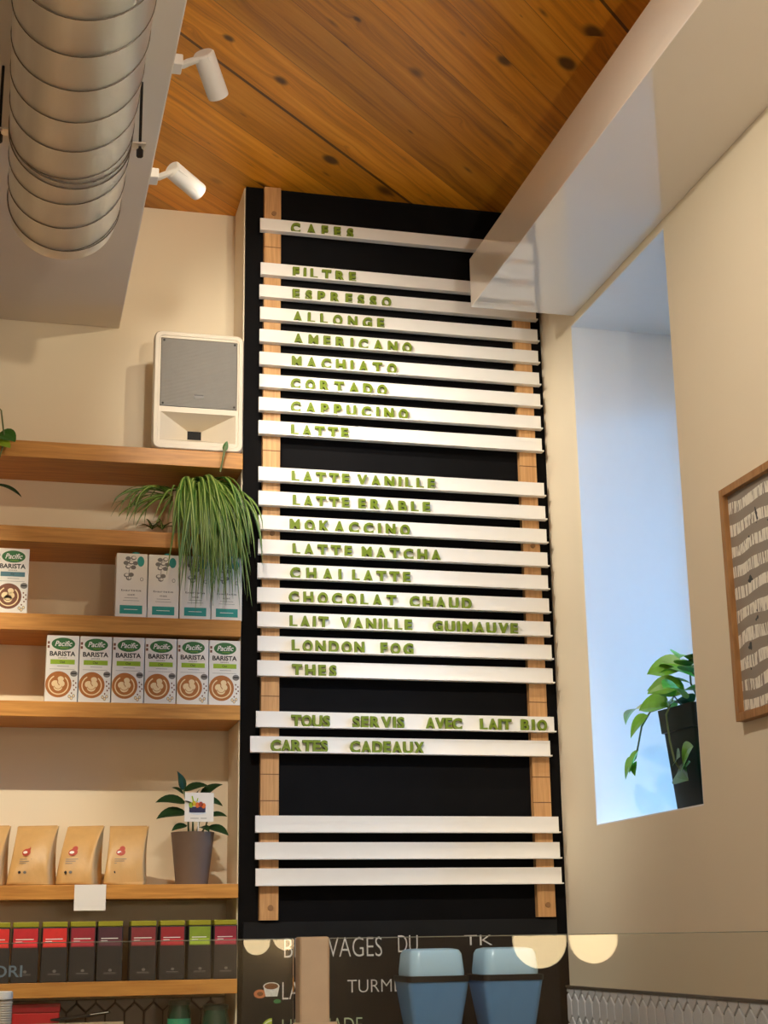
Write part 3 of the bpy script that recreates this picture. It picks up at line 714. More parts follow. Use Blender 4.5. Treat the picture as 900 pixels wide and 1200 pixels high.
bag('kraft coffee bag at the end of the bags, cut by the edge', (-0.031, 4.565, 0.1532), 5, -0.25, 0.5)
bag('kraft coffee bag first of the three full bags, away from the potted plant', (0.104, 4.560, 0.1532), 11, -0.30, 0.5, 0.128)
bag('kraft coffee bag above the white card, middle one of the three full bags', (0.236, 4.560, 0.1532), 23, -0.42, 0.6, 0.118)
bag('kraft coffee bag standing next to the brown potted plant', (0.366, 4.560, 0.1532), 37, -0.20, 0.45, 0.120)
card = B(); card.box(0.218, 0.306, 4.4965, 4.4990, 0.082, 0.1535, M_WHITE); tag(card.obj('price_card', bevel=0.0005), 'blank white card hanging on the edge of the coffee bag shelf', 'card')

# tea tins
M_TIN = mat('tin_dark', (32, 30, 31), 0.45, noise=0.1); M_LID = mat('tin_olive_lid', (150, 146, 26), 0.4, metal=0.2)
def tea_tin(x, w, colr, label, k):
    t_ = thing('tea_tin', (x, 4.508, -0.1098), label, 'tin', 'dark tea tins')
    b = B(); b.box(-w/2, w/2, 0, 0.075, 0, 0.148, M_TIN); b.obj('tin_body', t_, bevel=0.002)
    b = B(); b.box(-w/2+0.001, w/2-0.001, 0.001, 0.074, 0.1485, 0.163, M_LID); b.obj('lid', t_, bevel=0.002)
    p = B(); m_ = mat('tin_label_'+k, colr, 0.4, noise=0.12, scale=60); m2 = mat('tin_label_light_'+k, tuple(min(255, int(c*1.25)+14) for c in colr), 0.4)
    rect(p, -w/2+0.003, w/2-0.003, 0.094, 0.145, -0.0004, m_); rect(p, -w/2+0.005, w/2-0.006, 0.097, 0.112, -0.0008, m2)
    rect(p, -w/2+0.010, w/2-0.014, 0.1150, 0.1172, -0.0008, M_PWHITE); rect(p, -w/2+0.010, -w/2+0.028, 0.109, 0.1105, -0.0011, M_PWHITE)
    p.obj('tin_label', t_)
    p = B(); disc(p, 0.002, 0.030, 0.005, 0.004, -0.0004, M_PGREY, 14); rect(p, -0.016, 0.018, 0.022, 0.0236, -0.0004, M_PGREY); rect(p, -0.016, 0.018, 0.0195, 0.0202, -0.0004, M_PGREY); p.obj('tin_emblem', t_)
    return t_
TINS = [(0.012, .073, (214, 40, 36), 'dark tea tin with bright red label, cut by the edge of the view', 'scarlet'),
        (0.090, .073, (196, 30, 40), 'dark tea tin with red label, second from the cut-off tin end', 'red'),
        (0.170, .071, (214, 40, 36), 'dark tea tin with bright red label, under the white card', 'scarlet'),
        (0.247, .071, (150, 28, 44), 'dark tea tin with crimson label, between a red and a purple one', 'crimson'),
        (0.323, .071, (74, 34, 46), 'dark tea tin with dull purple label', 'plum'),
        (0.416, .074, (128, 40, 46), 'dark tea tin with dusty red label, just after the gap in the row', 'rust'),
        (0.498, .072, (150, 26, 36), 'dark tea tin with dark red label, beside the green-labelled one', 'wine'),
        (0.576, .066, (126, 150, 34), 'dark tea tin with lime green label', 'lime'),
        (0.650, .068, (140, 24, 50), 'dark tea tin with raspberry label, tight against the black column', 'raspberry')]
for a in TINS: tea_tin(*a)

# things on the lowest shelf
SZ = -0.3398
b = B(); M_RED = mat('red_gloss_card', (190, 22, 34), 0.25, noise=0.05)
t_ = thing('gift_box', (0.128, 4.56, SZ), 'glossy red box under the tea tins', 'box')
b.box(-0.064, 0.064, -0.035, 0.10, 0, 0.150, M_RED); b.obj('box_base', t_, bevel=0.003)
b = B(); b.box(-0.066, 0.066, -0.037, 0.102, 0.1505, 0.174, mat('red_lid_card', (150, 16, 34), 0.2)); b.obj('box_lid', t_, bevel=0.003)
t_ = thing('paper_tray', (0.212, 4.475, SZ), 'beige card tray in front of the red box', 'tray')
t_.location = (0.212, 4.512, SZ)
b = B(); b.box(-0.155, 0.155, -0.002, 0.004, 0, 0.122, mat('beige_card', (186, 168, 140), 0.7)); b.box(-0.155, 0.155, 0.004, 0.009, 0.0, 0.010, MATS['beige_card']); b.obj('tray_front', t_)
pen = thing('black_pen', (0.245, 4.518, SZ+0.131), 'black pen lying across the beige card tray', 'pen')
b = B(); b.tube([(-0.078, -0.003, 0.0), (-0.05, -0.003, 0.0005), (0.06, -0.003, 0.014), (0.085, -0.003, 0.017)], [0.003, 0.0055, 0.0055, 0.003], mat('black_gloss_plastic', (16, 16, 18), 0.2), 10); b.obj('pen_barrel', pen, smooth=True)
b = B(); b.tube([(0.03, -0.009, 0.0115), (0.08, -0.009, 0.0175)], 0.0013, M_METAL, 6); b.obj('pen_clip', pen)
def jar(x, y, r_, h, label, band):
    t_ = thing('green_jar', (x, y, SZ), label, 'jar', 'dark green jars')
    mg = mat('dark_green_glaze', (14, 58, 42), 0.25, noise=0.15)
    b = B(); b.lathe([(r_*0.86, 0), (r_, 0.008), (r_, h-0.02), (r_*0.9, h-0.008), (r_*0.9, h)], mg, n=32); b.obj('jar_body', t_, smooth='auto')
    b = B(); b.lathe([(r_*0.95, h+0.0005), (r_*0.95, h+0.012), (r_*0.8, h+0.015)], mat('dark_green_lid', (10, 40, 30), 0.3), n=32); b.obj('jar_lid', t_, smooth='auto')
    if band:
        b = B(); b.lathe([(r_+0.0006, 0.05), (r_+0.0006, h-0.036)], mat('jade_label', (44, 150, 112), 0.5), n=32); b.obj('jar_label', t_)
jar(0.528, 4.565, 0.033, 0.160, 'dark green jar with a jade label under the tea tins', True)
jar(0.632, 4.565, 0.038, 0.145, 'plain squat dark green jar beside the black column', False)
t_ = thing('lid_stack', (0.026, 4.30, -0.6), 'stack of white paper cups with a pale rim beside the red box', 'cups')
b = B()
prof = []
for k in range(26):
    prof += [(0.030+0.0001*k, 0.30+k*0.006), (0.0325+0.0001*k, 0.303+k*0.006)]
b.lathe([(0.022, 0), (0.0295, 0.29)]+prof, mat('ribbed_paper', (196, 186, 170), 0.6), n=28); b.obj('cup_stack', t_, smooth='auto')
b = B(); b.lathe([(0.0335, 0.4565), (0.0345, 0.464), (0.034, 0.474), (0.030, 0.476)], M_WHITE, n=28); b.obj('rolled_rim', t_, smooth='auto')

# ================================================================== PLANTS
# spider plant spilling from its pot
sp_ = thing('spider_plant', (0.525, 4.625, 1.1952), 'trailing spider plant with striped blades spilling over the shelf edge', 'plant')
M_STRIPEPOT = mat('ribbed_tan_pot', (196, 170, 134), 0.6)
b = B(); nn_ = 48; prof = [(0.062, 0), (0.080, 0.142), (0.082, 0.150), (0.075, 0.150), (0.072, 0.135)]
v = []; f = []
for r_, z in prof:
    for k in range(nn_):
        a = 2*PI*k/nn_; q = r_+(0.0022 if k % 2 else -0.0018); v.append((q*math.cos(a), q*math.sin(a), z))
for j in range(len(prof)-1):
    for k in range(nn_): f.append((j*nn_+k, j*nn_+(k+1) % nn_, (j+1)*nn_+(k+1) % nn_, (j+1)*nn_+k))
f.append(tuple(range(nn_-1, -1, -1))); b.add(v, f, M_STRIPEPOT); b.obj('plant_pot', sp_)
b = B(); b.lathe([(0.071, 0.125), (0.071, 0.136)], M_SOIL, n=24); b.obj('soil', sp_)
rr = random.Random(12); b = B()
def hang(b, x0, y0, z0, x1, y1, ztop, zend, w, m, stripe, n=12, xdrift=0.0):
    """a blade that rises out of the crown, tips over the rim and hangs"""
    p0 = Vector((x0, y0, z0)); p1 = Vector(((x0+x1)/2, (y0+y1)/2, ztop+0.02)); p2 = Vector((x1, y1, ztop-0.03)); p3 = Vector((x1+xdrift, y1-0.01, zend))
    pts = []
    for i in range(n+1):
        t_ = i/n; s_ = 1-t_
        pts.append(s_**3*p0+3*s_*s_*t_*p1+3*s_*t_*t_*p2+t_**3*p3)
    ang = rr.uniform(-0.9, 0.9)
    rows = []
    for i, q in enumerate(pts):
        t_ = (pts[min(i+1, n)]-pts[max(i-1, 0)]).normalized(); u = i/n
        side = Vector((math.cos(ang), math.sin(ang), 0)); side = (side-t_*side.dot(t_)).normalized(); nn = side.cross(t_)
        wv = w*min(1, 0.6+2*u)*(1-u**4)+0.0006
        rows.append([q-side*wv/2+nn*wv*.18, q-side*wv*.16, q+side*wv*.16, q+side*wv/2+nn*wv*.18])
    v = [x for r_ in rows for x in r_]
    for c in range(3):
        fs = [(i*4+c, i*4+c+1, (i+1)*4+c+1, (i+1)*4+c) for i in range(n)]
        used = sorted({k for f_ in fs for k in f_}); mp = {k: j for j, k in enumerate(used)}
        b.add([v[k] for k in used], [tuple(mp[k] for k in f_) for f_ in fs], stripe if c == 1 else m)
for k in range(135):
    x1 = rr.gauss(0.085, 0.068); x1 = max(-0.07, min(0.195, x1))
    y1 = rr.uniform(-0.215, -0.138)
    zend = -0.06-0.24*rr.random()**0.8*(1-abs(x1-0.075)/0.28)+rr.uniform(-0.02, 0.06)
    hang(b, rr.uniform(-0.03, 0.05), rr.uniform(-0.05, 0.03), 0.135, x1*0.9, y1, rr.uniform(0.165, 0.235), zend, rr.uniform(0.008, 0.015), M_BLADE if rr.random() < 0.75 else M_LEAF, M_LEAFPALE, xdrift=rr.uniform(-0.045, 0.045))
for k in range(10):      # long blades that reach out to the column side
    x1 = rr.uniform(0.13, 0.215); hang(b, rr.uniform(0.0, 0.04), -0.03, 0.135, x1, rr.uniform(-0.20, -0.15), rr.uniform(0.15, 0.20), rr.uniform(-0.12, 0.06), 0.009, M_BLADE, M_LEAFPALE, xdrift=rr.uniform(0.0, 0.02))
for k in range(22):      # blades on the open side, lying towards the shelf board
    x1 = rr.uniform(-0.23, -0.05); hang(b, -0.03, rr.uniform(-0.06, 0.0), 0.135, x1, rr.uniform(-0.14, -0.06), rr.uniform(0.12, 0.19), rr.uniform(0.012, 0.09), rr.uniform(0.006, 0.009), M_BLADE, M_LEAFPALE, xdrift=rr.uniform(-0.04, 0.0))
b.obj('blades', sp_, smooth=True)
b = B(); hang(b, 0.02, -0.02, 0.13, 0.115, -0.145, 0.20, 0.10, 0.008, M_BLADE, M_LEAFPALE)
b.tube([(0.085, -0.150, 0.195), (0.092, -0.160, 0.235), (0.098, -0.158, 0.275)], [0.003, 0.003, 0.0045], M_STEM, 6)
b.leaf((0.096, -0.158, 0.262), (0.25, -0.1, 1), (0, -1, 0), 0.032, 0.018, 0.0, M_LEAF, n=5, shape='blade'); b.obj('flower_stalk', sp_)
b = B()
for (x, y, z) in ((-0.115, -0.105, 0.012), (-0.085, -0.115, 0.01)):
    for k in range(8):
        a = 2*PI*k/8+x*30; b.leaf((x, y, z), (math.cos(a), math.sin(a)*0.5, 0.7), (0, 0, 1), 0.055, 0.008, 1.6, M_LEAFDARK, n=6, shape='blade', stripe=M_LEAFPALE)
b.obj('plantlets', sp_, smooth=True)

# small potted plant with a picture card, on the bag shelf
pp = thing('potted_plant', (0.558, 4.575, 0.1532), 'small dark-leaved plant in a brown pot with a picture card', 'plant')
b = B(); b.lathe([(0.047, 0), (0.063, 0.146), (0.064, 0.150), (0.059, 0.150), (0.056, 0.138), (0.004, 0.136)], mat('taupe_pot', (112, 92, 78), 0.6), n=40); b.obj('plant_pot', pp, smooth='auto')
b = B(); b.lathe([(0.055, 0.1365), (0.055, 0.141)], M_SOIL, n=24); b.obj('soil', pp)
b = B(); rr = random.Random(21); lv = B()
STEMS = [((-0.012, 0.0, 0.14), (-0.03, -0.005, 0.275)), ((0.012, 0.005, 0.14), (0.018, -0.01, 0.255)), ((0.0, -0.01, 0.14), (-0.015, -0.02, 0.22)), ((0.02, 0.0, 0.14), (0.045, -0.01, 0.20))]
for p0, p1 in STEMS: b.tube([p0, tuple((Vector(p0)+Vector(p1))/2+Vector((0.006, 0, 0))), p1], [0.003, 0.0025, 0.002], M_STEM, 6)
b.obj('stems', pp, smooth=True)
LV = [((-0.03, -0.005, 0.272), (-0.3, -0.2, 1), .055), ((-0.03, -0.005, 0.270), (1, -0.3, .45), .070), ((-0.03, -0.005, 0.262), (-0.9, -0.3, .7), .038), ((-0.022, -0.005, 0.235), (-1, -0.2, .25), .085), ((-0.02, -0.005, 0.235), (0.9, -0.4, .1), .06),
      ((-0.018, -0.01, 0.205), (-1, -0.3, .05), .09), ((0.018, -0.01, 0.252), (0.8, -0.2, .7), .07), ((0.018, -0.01, 0.245), (1, -0.3, -.05), .065), ((-0.015, -0.02, 0.215), (-0.2, -0.8, .6), .05), ((-0.018, -0.012, 0.17), (-0.9, -0.4, -.1), .05),
      ((0.045, -0.01, 0.198), (1, -0.3, .2), .05), ((0.04, -0.01, 0.165), (0.9, -0.6, -.15), .07), ((0.02, -0.02, 0.165), (0.4, -1, -.1), .05), ((0.0, -0.01, 0.23), (0.2, -0.5, .9), .05)]
for p_, d_, L_ in LV: lv.leaf(p_, d_, (0, -0.8, 1), L_*1.12, L_*0.56, 0.7, M_LEAFDARK, n=8)
lv.obj('leaves', pp, smooth=True)
b = B(); b.box(-0.031, 0.054, -0.052, -0.0505, 0.178, 0.262, M_WHITE); cardp = b.obj('picture_card', pp)
b = B(); y = -0.0525
disc(b, 0.006, 0.220, 0.026, 0.018, y, mat('print_sky', (214, 222, 232), 0.5), 20); rect(b, -0.018, 0.030, 0.204, 0.221, y-0.0003, mat('print_navy', (30, 30, 70), 0.5))
for k, (x, z, m_) in enumerate(((-0.013, 0.226, M_LIME), (-0.004, 0.230, mat('print_yellow', (220, 190, 40), 0.5)), (0.006, 0.226, mat('print_orange', (226, 110, 40), 0.5)), (0.016, 0.228, M_REDPRINT), (0.024, 0.224, mat('print_orange', (226, 110, 40), 0.5)))): disc(b, x, z, 0.0065, 0.008, y-0.0006, m_, 12)
stroke(b, [(-0.006, 0.235), (-0.010, 0.252)], 0.004, y-0.0008, M_LIME); stroke(b, [(0.004, 0.234), (0.007, 0.246)], 0.003, y-0.0008, M_LIME)
stroke(b, [(-0.020, 0.204), (0.006, 0.199), (0.032, 0.204)], 0.003, y-0.0008, mat('print_sky', (214, 222, 232), 0.5))
rect(b, -0.014, 0.010, 0.187, 0.1885, y-0.0003, M_PGREY); rect(b, 0.016, 0.034, 0.187, 0.1885, y-0.0003, M_PGREY); b.obj('card_picture', cardp)
b = B(); b.tube([(0.01, -0.047, 0.13), (0.01, -0.049, 0.21)], 0.002, M_WHITE, 6); b.obj('card_stick', pp)

# pothos at the far end of the top shelves
ph = thing('pothos_plant', (-0.155, 4.60, 1.4622), 'trailing green pothos at the far end of the top shelf', 'plant')
b = B(); b.lathe([(0.055, 0), (0.075, 0.12), (0.070, 0.12), (0.066, 0.105)], mat('white_glazed_pot', (224, 220, 212), 0.3), n=32); b.obj('plant_pot', ph, smooth='auto')
b = B(); b.lathe([(0.066, 0.10), (0.066, 0.108)], M_SOIL, n=24); b.obj('soil', ph)
b = B(); b.tube([(0, 0, 0.11), (0.06, -0.06, 0.14), (0.10, -0.13, 0.08), (0.115, -0.15, -0.02), (0.095, -0.15, -0.11), (0.08, -0.15, -0.17)], 0.0025, M_STEM, 6); b.obj('stems', ph, smooth=True)
lv = B()
lv.leaf((0.095, -0.14, 0.0), (0.8, -0.3, -.15), (0, -0.9, 0.6), 0.062, 0.062, 0.9, M_LEAF, n=8)
lv.leaf((0.092, -0.15, -0.025), (0.9, -0.4, -.35), (0, -0.9, 0.6), 0.052, 0.040, 0.5, mat('leaf_lime', (150, 180, 50), 0.4), n=8)
lv.leaf((0.085, -0.15, -0.160), (1, -0.2, -.12), (0, -0.5, 1), 0.10, 0.036, 0.9, M_LEAFDARK, n=9)
for (x, y, z, dx_, dy_, dz_) in ((0, 0, .12, -1, -.3, .6), (0, 0, .12, .2, -1, .8), (-.02, 0, .12, -.6, .3, 1), (0.02, 0, .12, .6, -.2, 1)): lv.leaf((x, y, z), (dx_, dy_, dz_), (0, 0, 1), 0.08, 0.055, 0.9, M_LEAF, n=8)
lv.obj('leaves', ph, smooth=True)

# pothos on the window sill, in a tall square pot
wp = thing('window_sill_pothos', (1.885, 3.86, WZ0+0.0045), 'leafy pothos in a tall tapered dark green pot on the window sill', 'plant')
M_DKPOT = mat('dark_green_plastic_pot', (12, 26, 22), 0.4, noise=0.1, spec=0.3)
def sqring(w, z, r_=0.014): return [(p, q, z) for p, q in rrect(w, w, r_, 4)]
b = B(); rs = [sqring(0.145, 0), sqring(0.150, 0.006), sqring(0.152, 0.012), sqring(0.146, 0.014), sqring(0.178, 0.225), sqring(0.190, 0.226), sqring(0.200, 0.290), sqring(0.192, 0.290), sqring(0.186, 0.27)]
nr = len(rs[0]); v = [p for r_ in rs for p in r_]; f = [tuple(range(nr-1, -1, -1))]
for j in range(len(rs)-1):
    for k in range(nr): f.append((j*nr+k, j*nr+(k+1) % nr, (j+1)*nr+(k+1) % nr, (j+1)*nr+k))
b.add(v, f, M_DKPOT); pot = b.obj('plant_pot', wp, smooth='auto'); pot.rotation_euler = (0, 0, math.radians(6))
b = B(); b.box(-0.085, 0.085, -0.085, 0.085, 0.262, 0.272, M_SOIL); sl = b.obj('soil', wp); sl.rotation_euler = (0, 0, math.radians(6))
b = B()
vine = [(-0.04, 0.06, 0.27), (-0.075, 0.09, 0.305), (-0.095, 0.16, 0.30), (-0.10, 0.215, 0.265), (-0.105, 0.235, 0.215), (-0.105, 0.26, 0.18), (-0.11, 0.285, 0.165)]
b.tube(vine, 0.0028, M_STEM, 6)
vine2 = [(-0.05, 0.0, 0.27), (-0.095, -0.005, 0.32), (-0.115, 0.01, 0.27), (-0.112, 0.005, 0.20), (-0.108, -0.01, 0.14), (-0.108, -0.05, 0.11), (-0.108, -0.10, 0.13)]
b.tube(vine2, 0.0030, M_STEM, 6)
b.tube([(0, 0, 0.27), (-0.03, 0.02, 0.36), (-0.05, -0.02, 0.40)], 0.003, M_STEM, 6); b.tube([(0, -0.03, 0.27), (-0.04, -0.07, 0.35), (-0.08, -0.10, 0.37)], 0.003, M_STEM, 6)
b.obj('stems', wp, smooth=True)
lv = B(); ML = mat('pothos_leaf', (112, 172, 48), 0.35, noise=0.3, scale=30); MY = mat('pothos_yellow_leaf', (176, 180, 96), 0.4, noise=0.2)
def heart(p_, d_, u_, L_, w_, dr, m_): lv.leaf(p_, d_, u_, L_, w_, dr, m_, n=10, fold=0.3)
heart((-0.10, 0.200, 0.315), (-.2, 1, .15), (-0.4, 0, 1), 0.105, 0.062, 1.6, MY)
heart((-0.10, 0.165, 0.29), (-.5, .55, -.6), (-1, 0, .4), 0.085, 0.075, 0.5, ML)
heart((-0.105, 0.235, 0.20), (-.3, .35, -.8), (-1, .2, .3), 0.075, 0.070, 0.4, ML)
heart((-0.107, 0.262, 0.178), (-.2, .75, -.7), (-1, 0, .4), 0.075, 0.066, 0.5, ML)
heart((-0.108, 0.25, 0.17), (-.2, -.1, -1), (-1, 0, .2), 0.045, 0.045, 0.3, ML)
heart((-0.06, 0.13, 0.315), (-.3, -.9, .1), (-0.6, 0, 1), 0.10, 0.06, 0.8, ML)
heart((-0.05, 0.08, 0.30), (-.3, .8, .3), (-0.5, 0, 1), 0.09, 0.055, 0.8, ML)
for k, (x, y, z, dx_, dy_, dz_, L_) in enumerate(((-0.05, -0.02, .40, -.3, -.9, .2, .12), (-0.04, 0.0, .39, -.3, .6, .4, .10), (-0.03, 0.02, .36, -.6, .3, .2, .09), (-0.08, -0.10, .37, -.3, -.8, .2, .11), (-0.06, -0.08, .36, -.5, .7, .5, .10), (-0.02, -0.03, .33, -.8, -.3, .1, .09), (-0.03, 0.03, .30, -.7, -.5, .2, .10), (-.02, -.05, .33, .4, -.8, .6, .1), (0.02, 0.02, .30, .8, .4, .7, .1), (0, 0, .35, .2, .1, 1, .09))):
    heart((x, y, z), (dx_, dy_, dz_), (-0.3, 0, 1), L_*1.2, L_*0.78, 0.9, ML if k % 3 else M_LEAF)
heart((-0.108, -0.06, 0.12), (-.15, -.9, .45), (-1, 0, .3), 0.12, 0.080, 0.3, ML)
heart((-0.108, -0.02, 0.14), (-.2, -.7, .2), (-1, 0, .4), 0.07, 0.05, 0.6, M_LEAF)
heart((-0.110, -0.02, 0.105), (-.15, -1, -.15), (-1, 0, .5), 0.11, 0.062, 0.3, M_LEAF)
for (x, y, z, dx_, dy_, dz_, L_) in ((-0.09, 0.05, .30, -.35, .75, .25, .11), (-0.06, 0.0, .33, -.6, .5, .35, .11), (-0.09, -0.05, .31, -.6, -.5, .3, .12), (-0.05, 0.02, .40, -.5, .7, .25, .12), (-0.06, -0.05, .41, -.5, -.6, .15, .13), (-0.08, -0.02, .345, -.5, .45, .1, .10)):
    lv.leaf((x, y, z), (dx_, dy_, dz_), (-0.45, -0.75, 0.5), L_, L_*0.66, 0.8, ML, n=10, fold=0.3)
lv.obj('leaves', wp, smooth=True)

# ================================================================== PICTURE ON THE WINDOW WALL
pf = thing('framed_picture', (XR, 3.03, 0.474), 'wood-framed print of pale rippling rows, on the window wall', 'picture')
M_OAKF = wood('oak_frame', (150, 104, 58), (184, 136, 84), scale=(30, 30, 3))
FH, FY = 0.567, 0.245
for nm, (y0, y1, z0, z1) in (('frame_stile', (FY-0.019, FY, 0, FH)), ('frame_stile', (-FY, -FY+0.019, 0, FH)), ('frame_rail', (-FY+0.019, FY-0.019, 0, 0.019)), ('frame_rail', (-FY+0.019, FY-0.019, FH-0.019, FH))):
    b = B(); b.box(-0.026, -0.0005, y0, y1, z0, z1, M_OAKF); b.obj(nm, pf, bevel=0.001)
def print_mat():
    m = bpy.data.materials.new('rippled_print'); m.use_nodes = True; n_ = m.node_tree.nodes; l_ = m.node_tree.links; bs = n_['Principled BSDF']
    t_ = n_.new('ShaderNodeTexCoord'); nz = n_.new('ShaderNodeTexNoise'); nz.inputs['Scale'].default_value = 5.0; l_.new(t_.outputs['Object'], nz.inputs[0])
    sp = n_.new('ShaderNodeSeparateXYZ'); l_.new(t_.outputs['Object'], sp.inputs[0])
    def M(op, a, c=None, d_=None):
        x = n_.new('ShaderNodeMath'); x.operation = op
        for i, q in enumerate((a, c, d_)):
            if q is None: continue
            if isinstance(q, (int, float)): x.inputs[i].default_value = q
            else: l_.new(q, x.inputs[i])
        return x.outputs[0]
    zz = M('ADD', sp.outputs['Z'], M('MULTIPLY', nz.outputs['Fac'], 0.06))
    fr = M('FRACT', M('MULTIPLY', zz, 19.0)); band = M('LESS_THAN', fr, 0.52)
    nz2 = n_.new('ShaderNodeTexNoise'); nz2.inputs['Scale'].default_value = 1.0; nz2.inputs['Detail'].default_value = 2
    cb = n_.new('ShaderNodeCombineXYZ'); l_.new(M('MULTIPLY', sp.outputs['Y'], 160.0), cb.inputs[1]); l_.new(M('MULTIPLY', zz, 14.0), cb.inputs[2]); l_.new(cb.outputs[0], nz2.inputs[0])
    slit = M('LESS_THAN', nz2.outputs['Fac'], 0.56)
    nz3 = n_.new('ShaderNodeTexNoise'); nz3.inputs['Scale'].default_value = 26.0; nz3.inputs['Detail'].default_value = 2; l_.new(t_.outputs['Object'], nz3.inputs[0])
    dark = M('GREATER_THAN', nz3.outputs['Fac'], 0.71)
    m1 = n_.new('ShaderNodeMix'); m1.data_type = 'RGBA'; m1.inputs['A'].default_value = lin((150, 138, 124)); m1.inputs['B'].default_value = lin((238, 232, 216)); l_.new(M('MULTIPLY', band, slit), m1.inputs['Factor'])
    m2 = n_.new('ShaderNodeMix'); m2.data_type = 'RGBA'; m2.inputs['B'].default_value = lin((40, 44, 46)); l_.new(m1.outputs['Result'], m2.inputs['A']); l_.new(dark, m2.inputs['Factor'])
    l_.new(m2.outputs['Result'], bs.inputs['Base Color']); bs.inputs['Roughness'].default_value = 0.4; return m
b = B(); b.box(-0.012, -0.001, -FY+0.018, FY-0.018, 0.018, FH-0.018, print_mat()); b.obj('print_sheet', pf)

# ================================================================== CHALKBOARD AND COUNTER
cb = thing('chalkboard_sign', (1.183, YW, -0.62), 'black chalkboard with white hand lettering below the menu wall', 'chalkboard')
b = B(); b.box(-0.481, 0.481, -0.012, -0.001, 0, 0.665, M_BOARDBLACK); b.obj('board_panel', cb, bevel=0.001)
M_CHALK = mat('white_chalk', (222, 222, 216), 0.9, noise=0.2, scale=200)
M_CHALKGREEN = mat('green_chalk', (176, 196, 70), 0.9, noise=0.2, scale=200)
yb = -0.0125
def cx_(px): return unproj_x(px, 1130, YW-0.013)-1.183
def cz_(py):
    d = rt*((420-450)/FPX)+up*((600-py)/FPX)+fw
    return d.z*(YW-0.013)/d.y+0.62
def chalk(txt, p0, p1, ptop, pbot, name, m_=None):
    b = B(); put_text(b, txt, cx_(p0), cz_(pbot), cz_(ptop)-cz_(pbot), yb, m_ or M_CHALK, width=cx_(p1)-cx_(p0), bold=-0.012); o = b.obj(name, cb); return o
chalk('BREUVAGES', 333, 448, 1098, 1121, 'chalk_lettering'); chalk('DU', 467, 490, 1097, 1117, 'chalk_lettering'); chalk('TK', 545, 578, 1098, 1110, 'chalk_lettering')
chalk('LATTE', 331, 383, 1149, 1169, 'chalk_lettering'); chalk('TURMERIC', 407, 500, 1148, 1163, 'chalk_lettering'); chalk('LIMONADE', 331, 424, 1192, 1210, 'chalk_lettering', mat('pale_green_chalk', (190, 206, 170), 0.9))
b = B()
disc(b, cx_(305), cz_(1162), 0.018, 0.012, yb, mat('chalk_biscuit', (196, 120, 76), 0.9)); disc(b, cx_(305), cz_(1162), 0.009, 0.006, yb-0.0004, mat('chalk_brown', (120, 76, 40), 0.9))
x, z = cx_(318), cz_(1156)
b.add([(x-0.023, yb-0.0006, z+0.006), (x+0.024, yb-0.0006, z+0.006), (x+0.018, yb-0.0006, z-0.022), (x-0.016, yb-0.0006, z-0.022)], [(0, 1, 2, 3)], M_CHALK)
disc(b, x, z+0.006, 0.0235, 0.011, yb-0.0009, M_CHALK); disc(b, x, z+0.006, 0.020, 0.0085, yb-0.0012, mat('chalk_brown', (120, 76, 40), 0.9))
disc(b, cx_(325), cz_(1171), 0.011, 0.006, yb-0.0009, mat('chalk_leaf', (60, 130, 76), 0.9)); b.obj('cup_drawing', cb)
b = B(); disc(b, cx_(319), cz_(1210), 0.036, 0.046, yb, M_CHALKGREEN, 20, PI/2, PI); b.add([(cx_(319), yb, cz_(1210)), (cx_(319), yb, cz_(1210)+0.046), (cx_(319)-0.036, yb, cz_(1210))], [(0, 1, 2)], M_CHALKGREEN)
stroke(b, arc(cx_(319), cz_(1210), 0.031, PI/2, PI, 10, 1.28), 0.003, yb-0.0004, M_CHALK); b.obj('lime_drawing', cb)

# back counter with grinders, front counter with its glass screen
M_STONE = mat('pale_counter', (208, 200, 188), 0.3, noise=0.06, scale=20); M_CAB = mat('counter_front', (70, 60, 52), 0.5)
def counter(name, x0, x1, y0, y1, z1, label):
    t_ = thing(name, ((x0+x1)/2, (y0+y1)/2, FLOOR), label, 'counter')
    w_, d_ = (x1-x0)/2, (y1-y0)/2; h_ = z1-FLOOR
    b = B(); b.box(-w_+0.02, w_-0.02, -d_+0.03, d_-0.02, 0, h_-0.035, M_CAB); b.obj('counter_base', t_)
    b = B(); b.box(-w_, w_, -d_, d_, h_-0.0345, h_, M_STONE); b.obj('worktop', t_, bevel=0.003)
counter('back_counter', -0.9, 1.68, 3.85, 4.495, -0.6005, 'back counter below the chalkboard, carrying the grinders')
counter('service_counter', -1.5, 1.68, 1.72, 2.35, -0.45, 'service counter carrying the glass screen')
M_HOP = mat('daylight_tinted_plastic', (130, 190, 252), 0.12, trans=0.35, spec=0.5)  # window daylight is put into the hopper colour as blue
M_LIDB = mat('daylight_tinted_lid', (188, 228, 255), 0.25, noise=0.02)  # blue of the daylight on the lids is mixed into their colour
M_BEANS = mat('coffee_beans', (92, 56, 30), 0.6, noise=0.6, scale=120, bump=0.8)
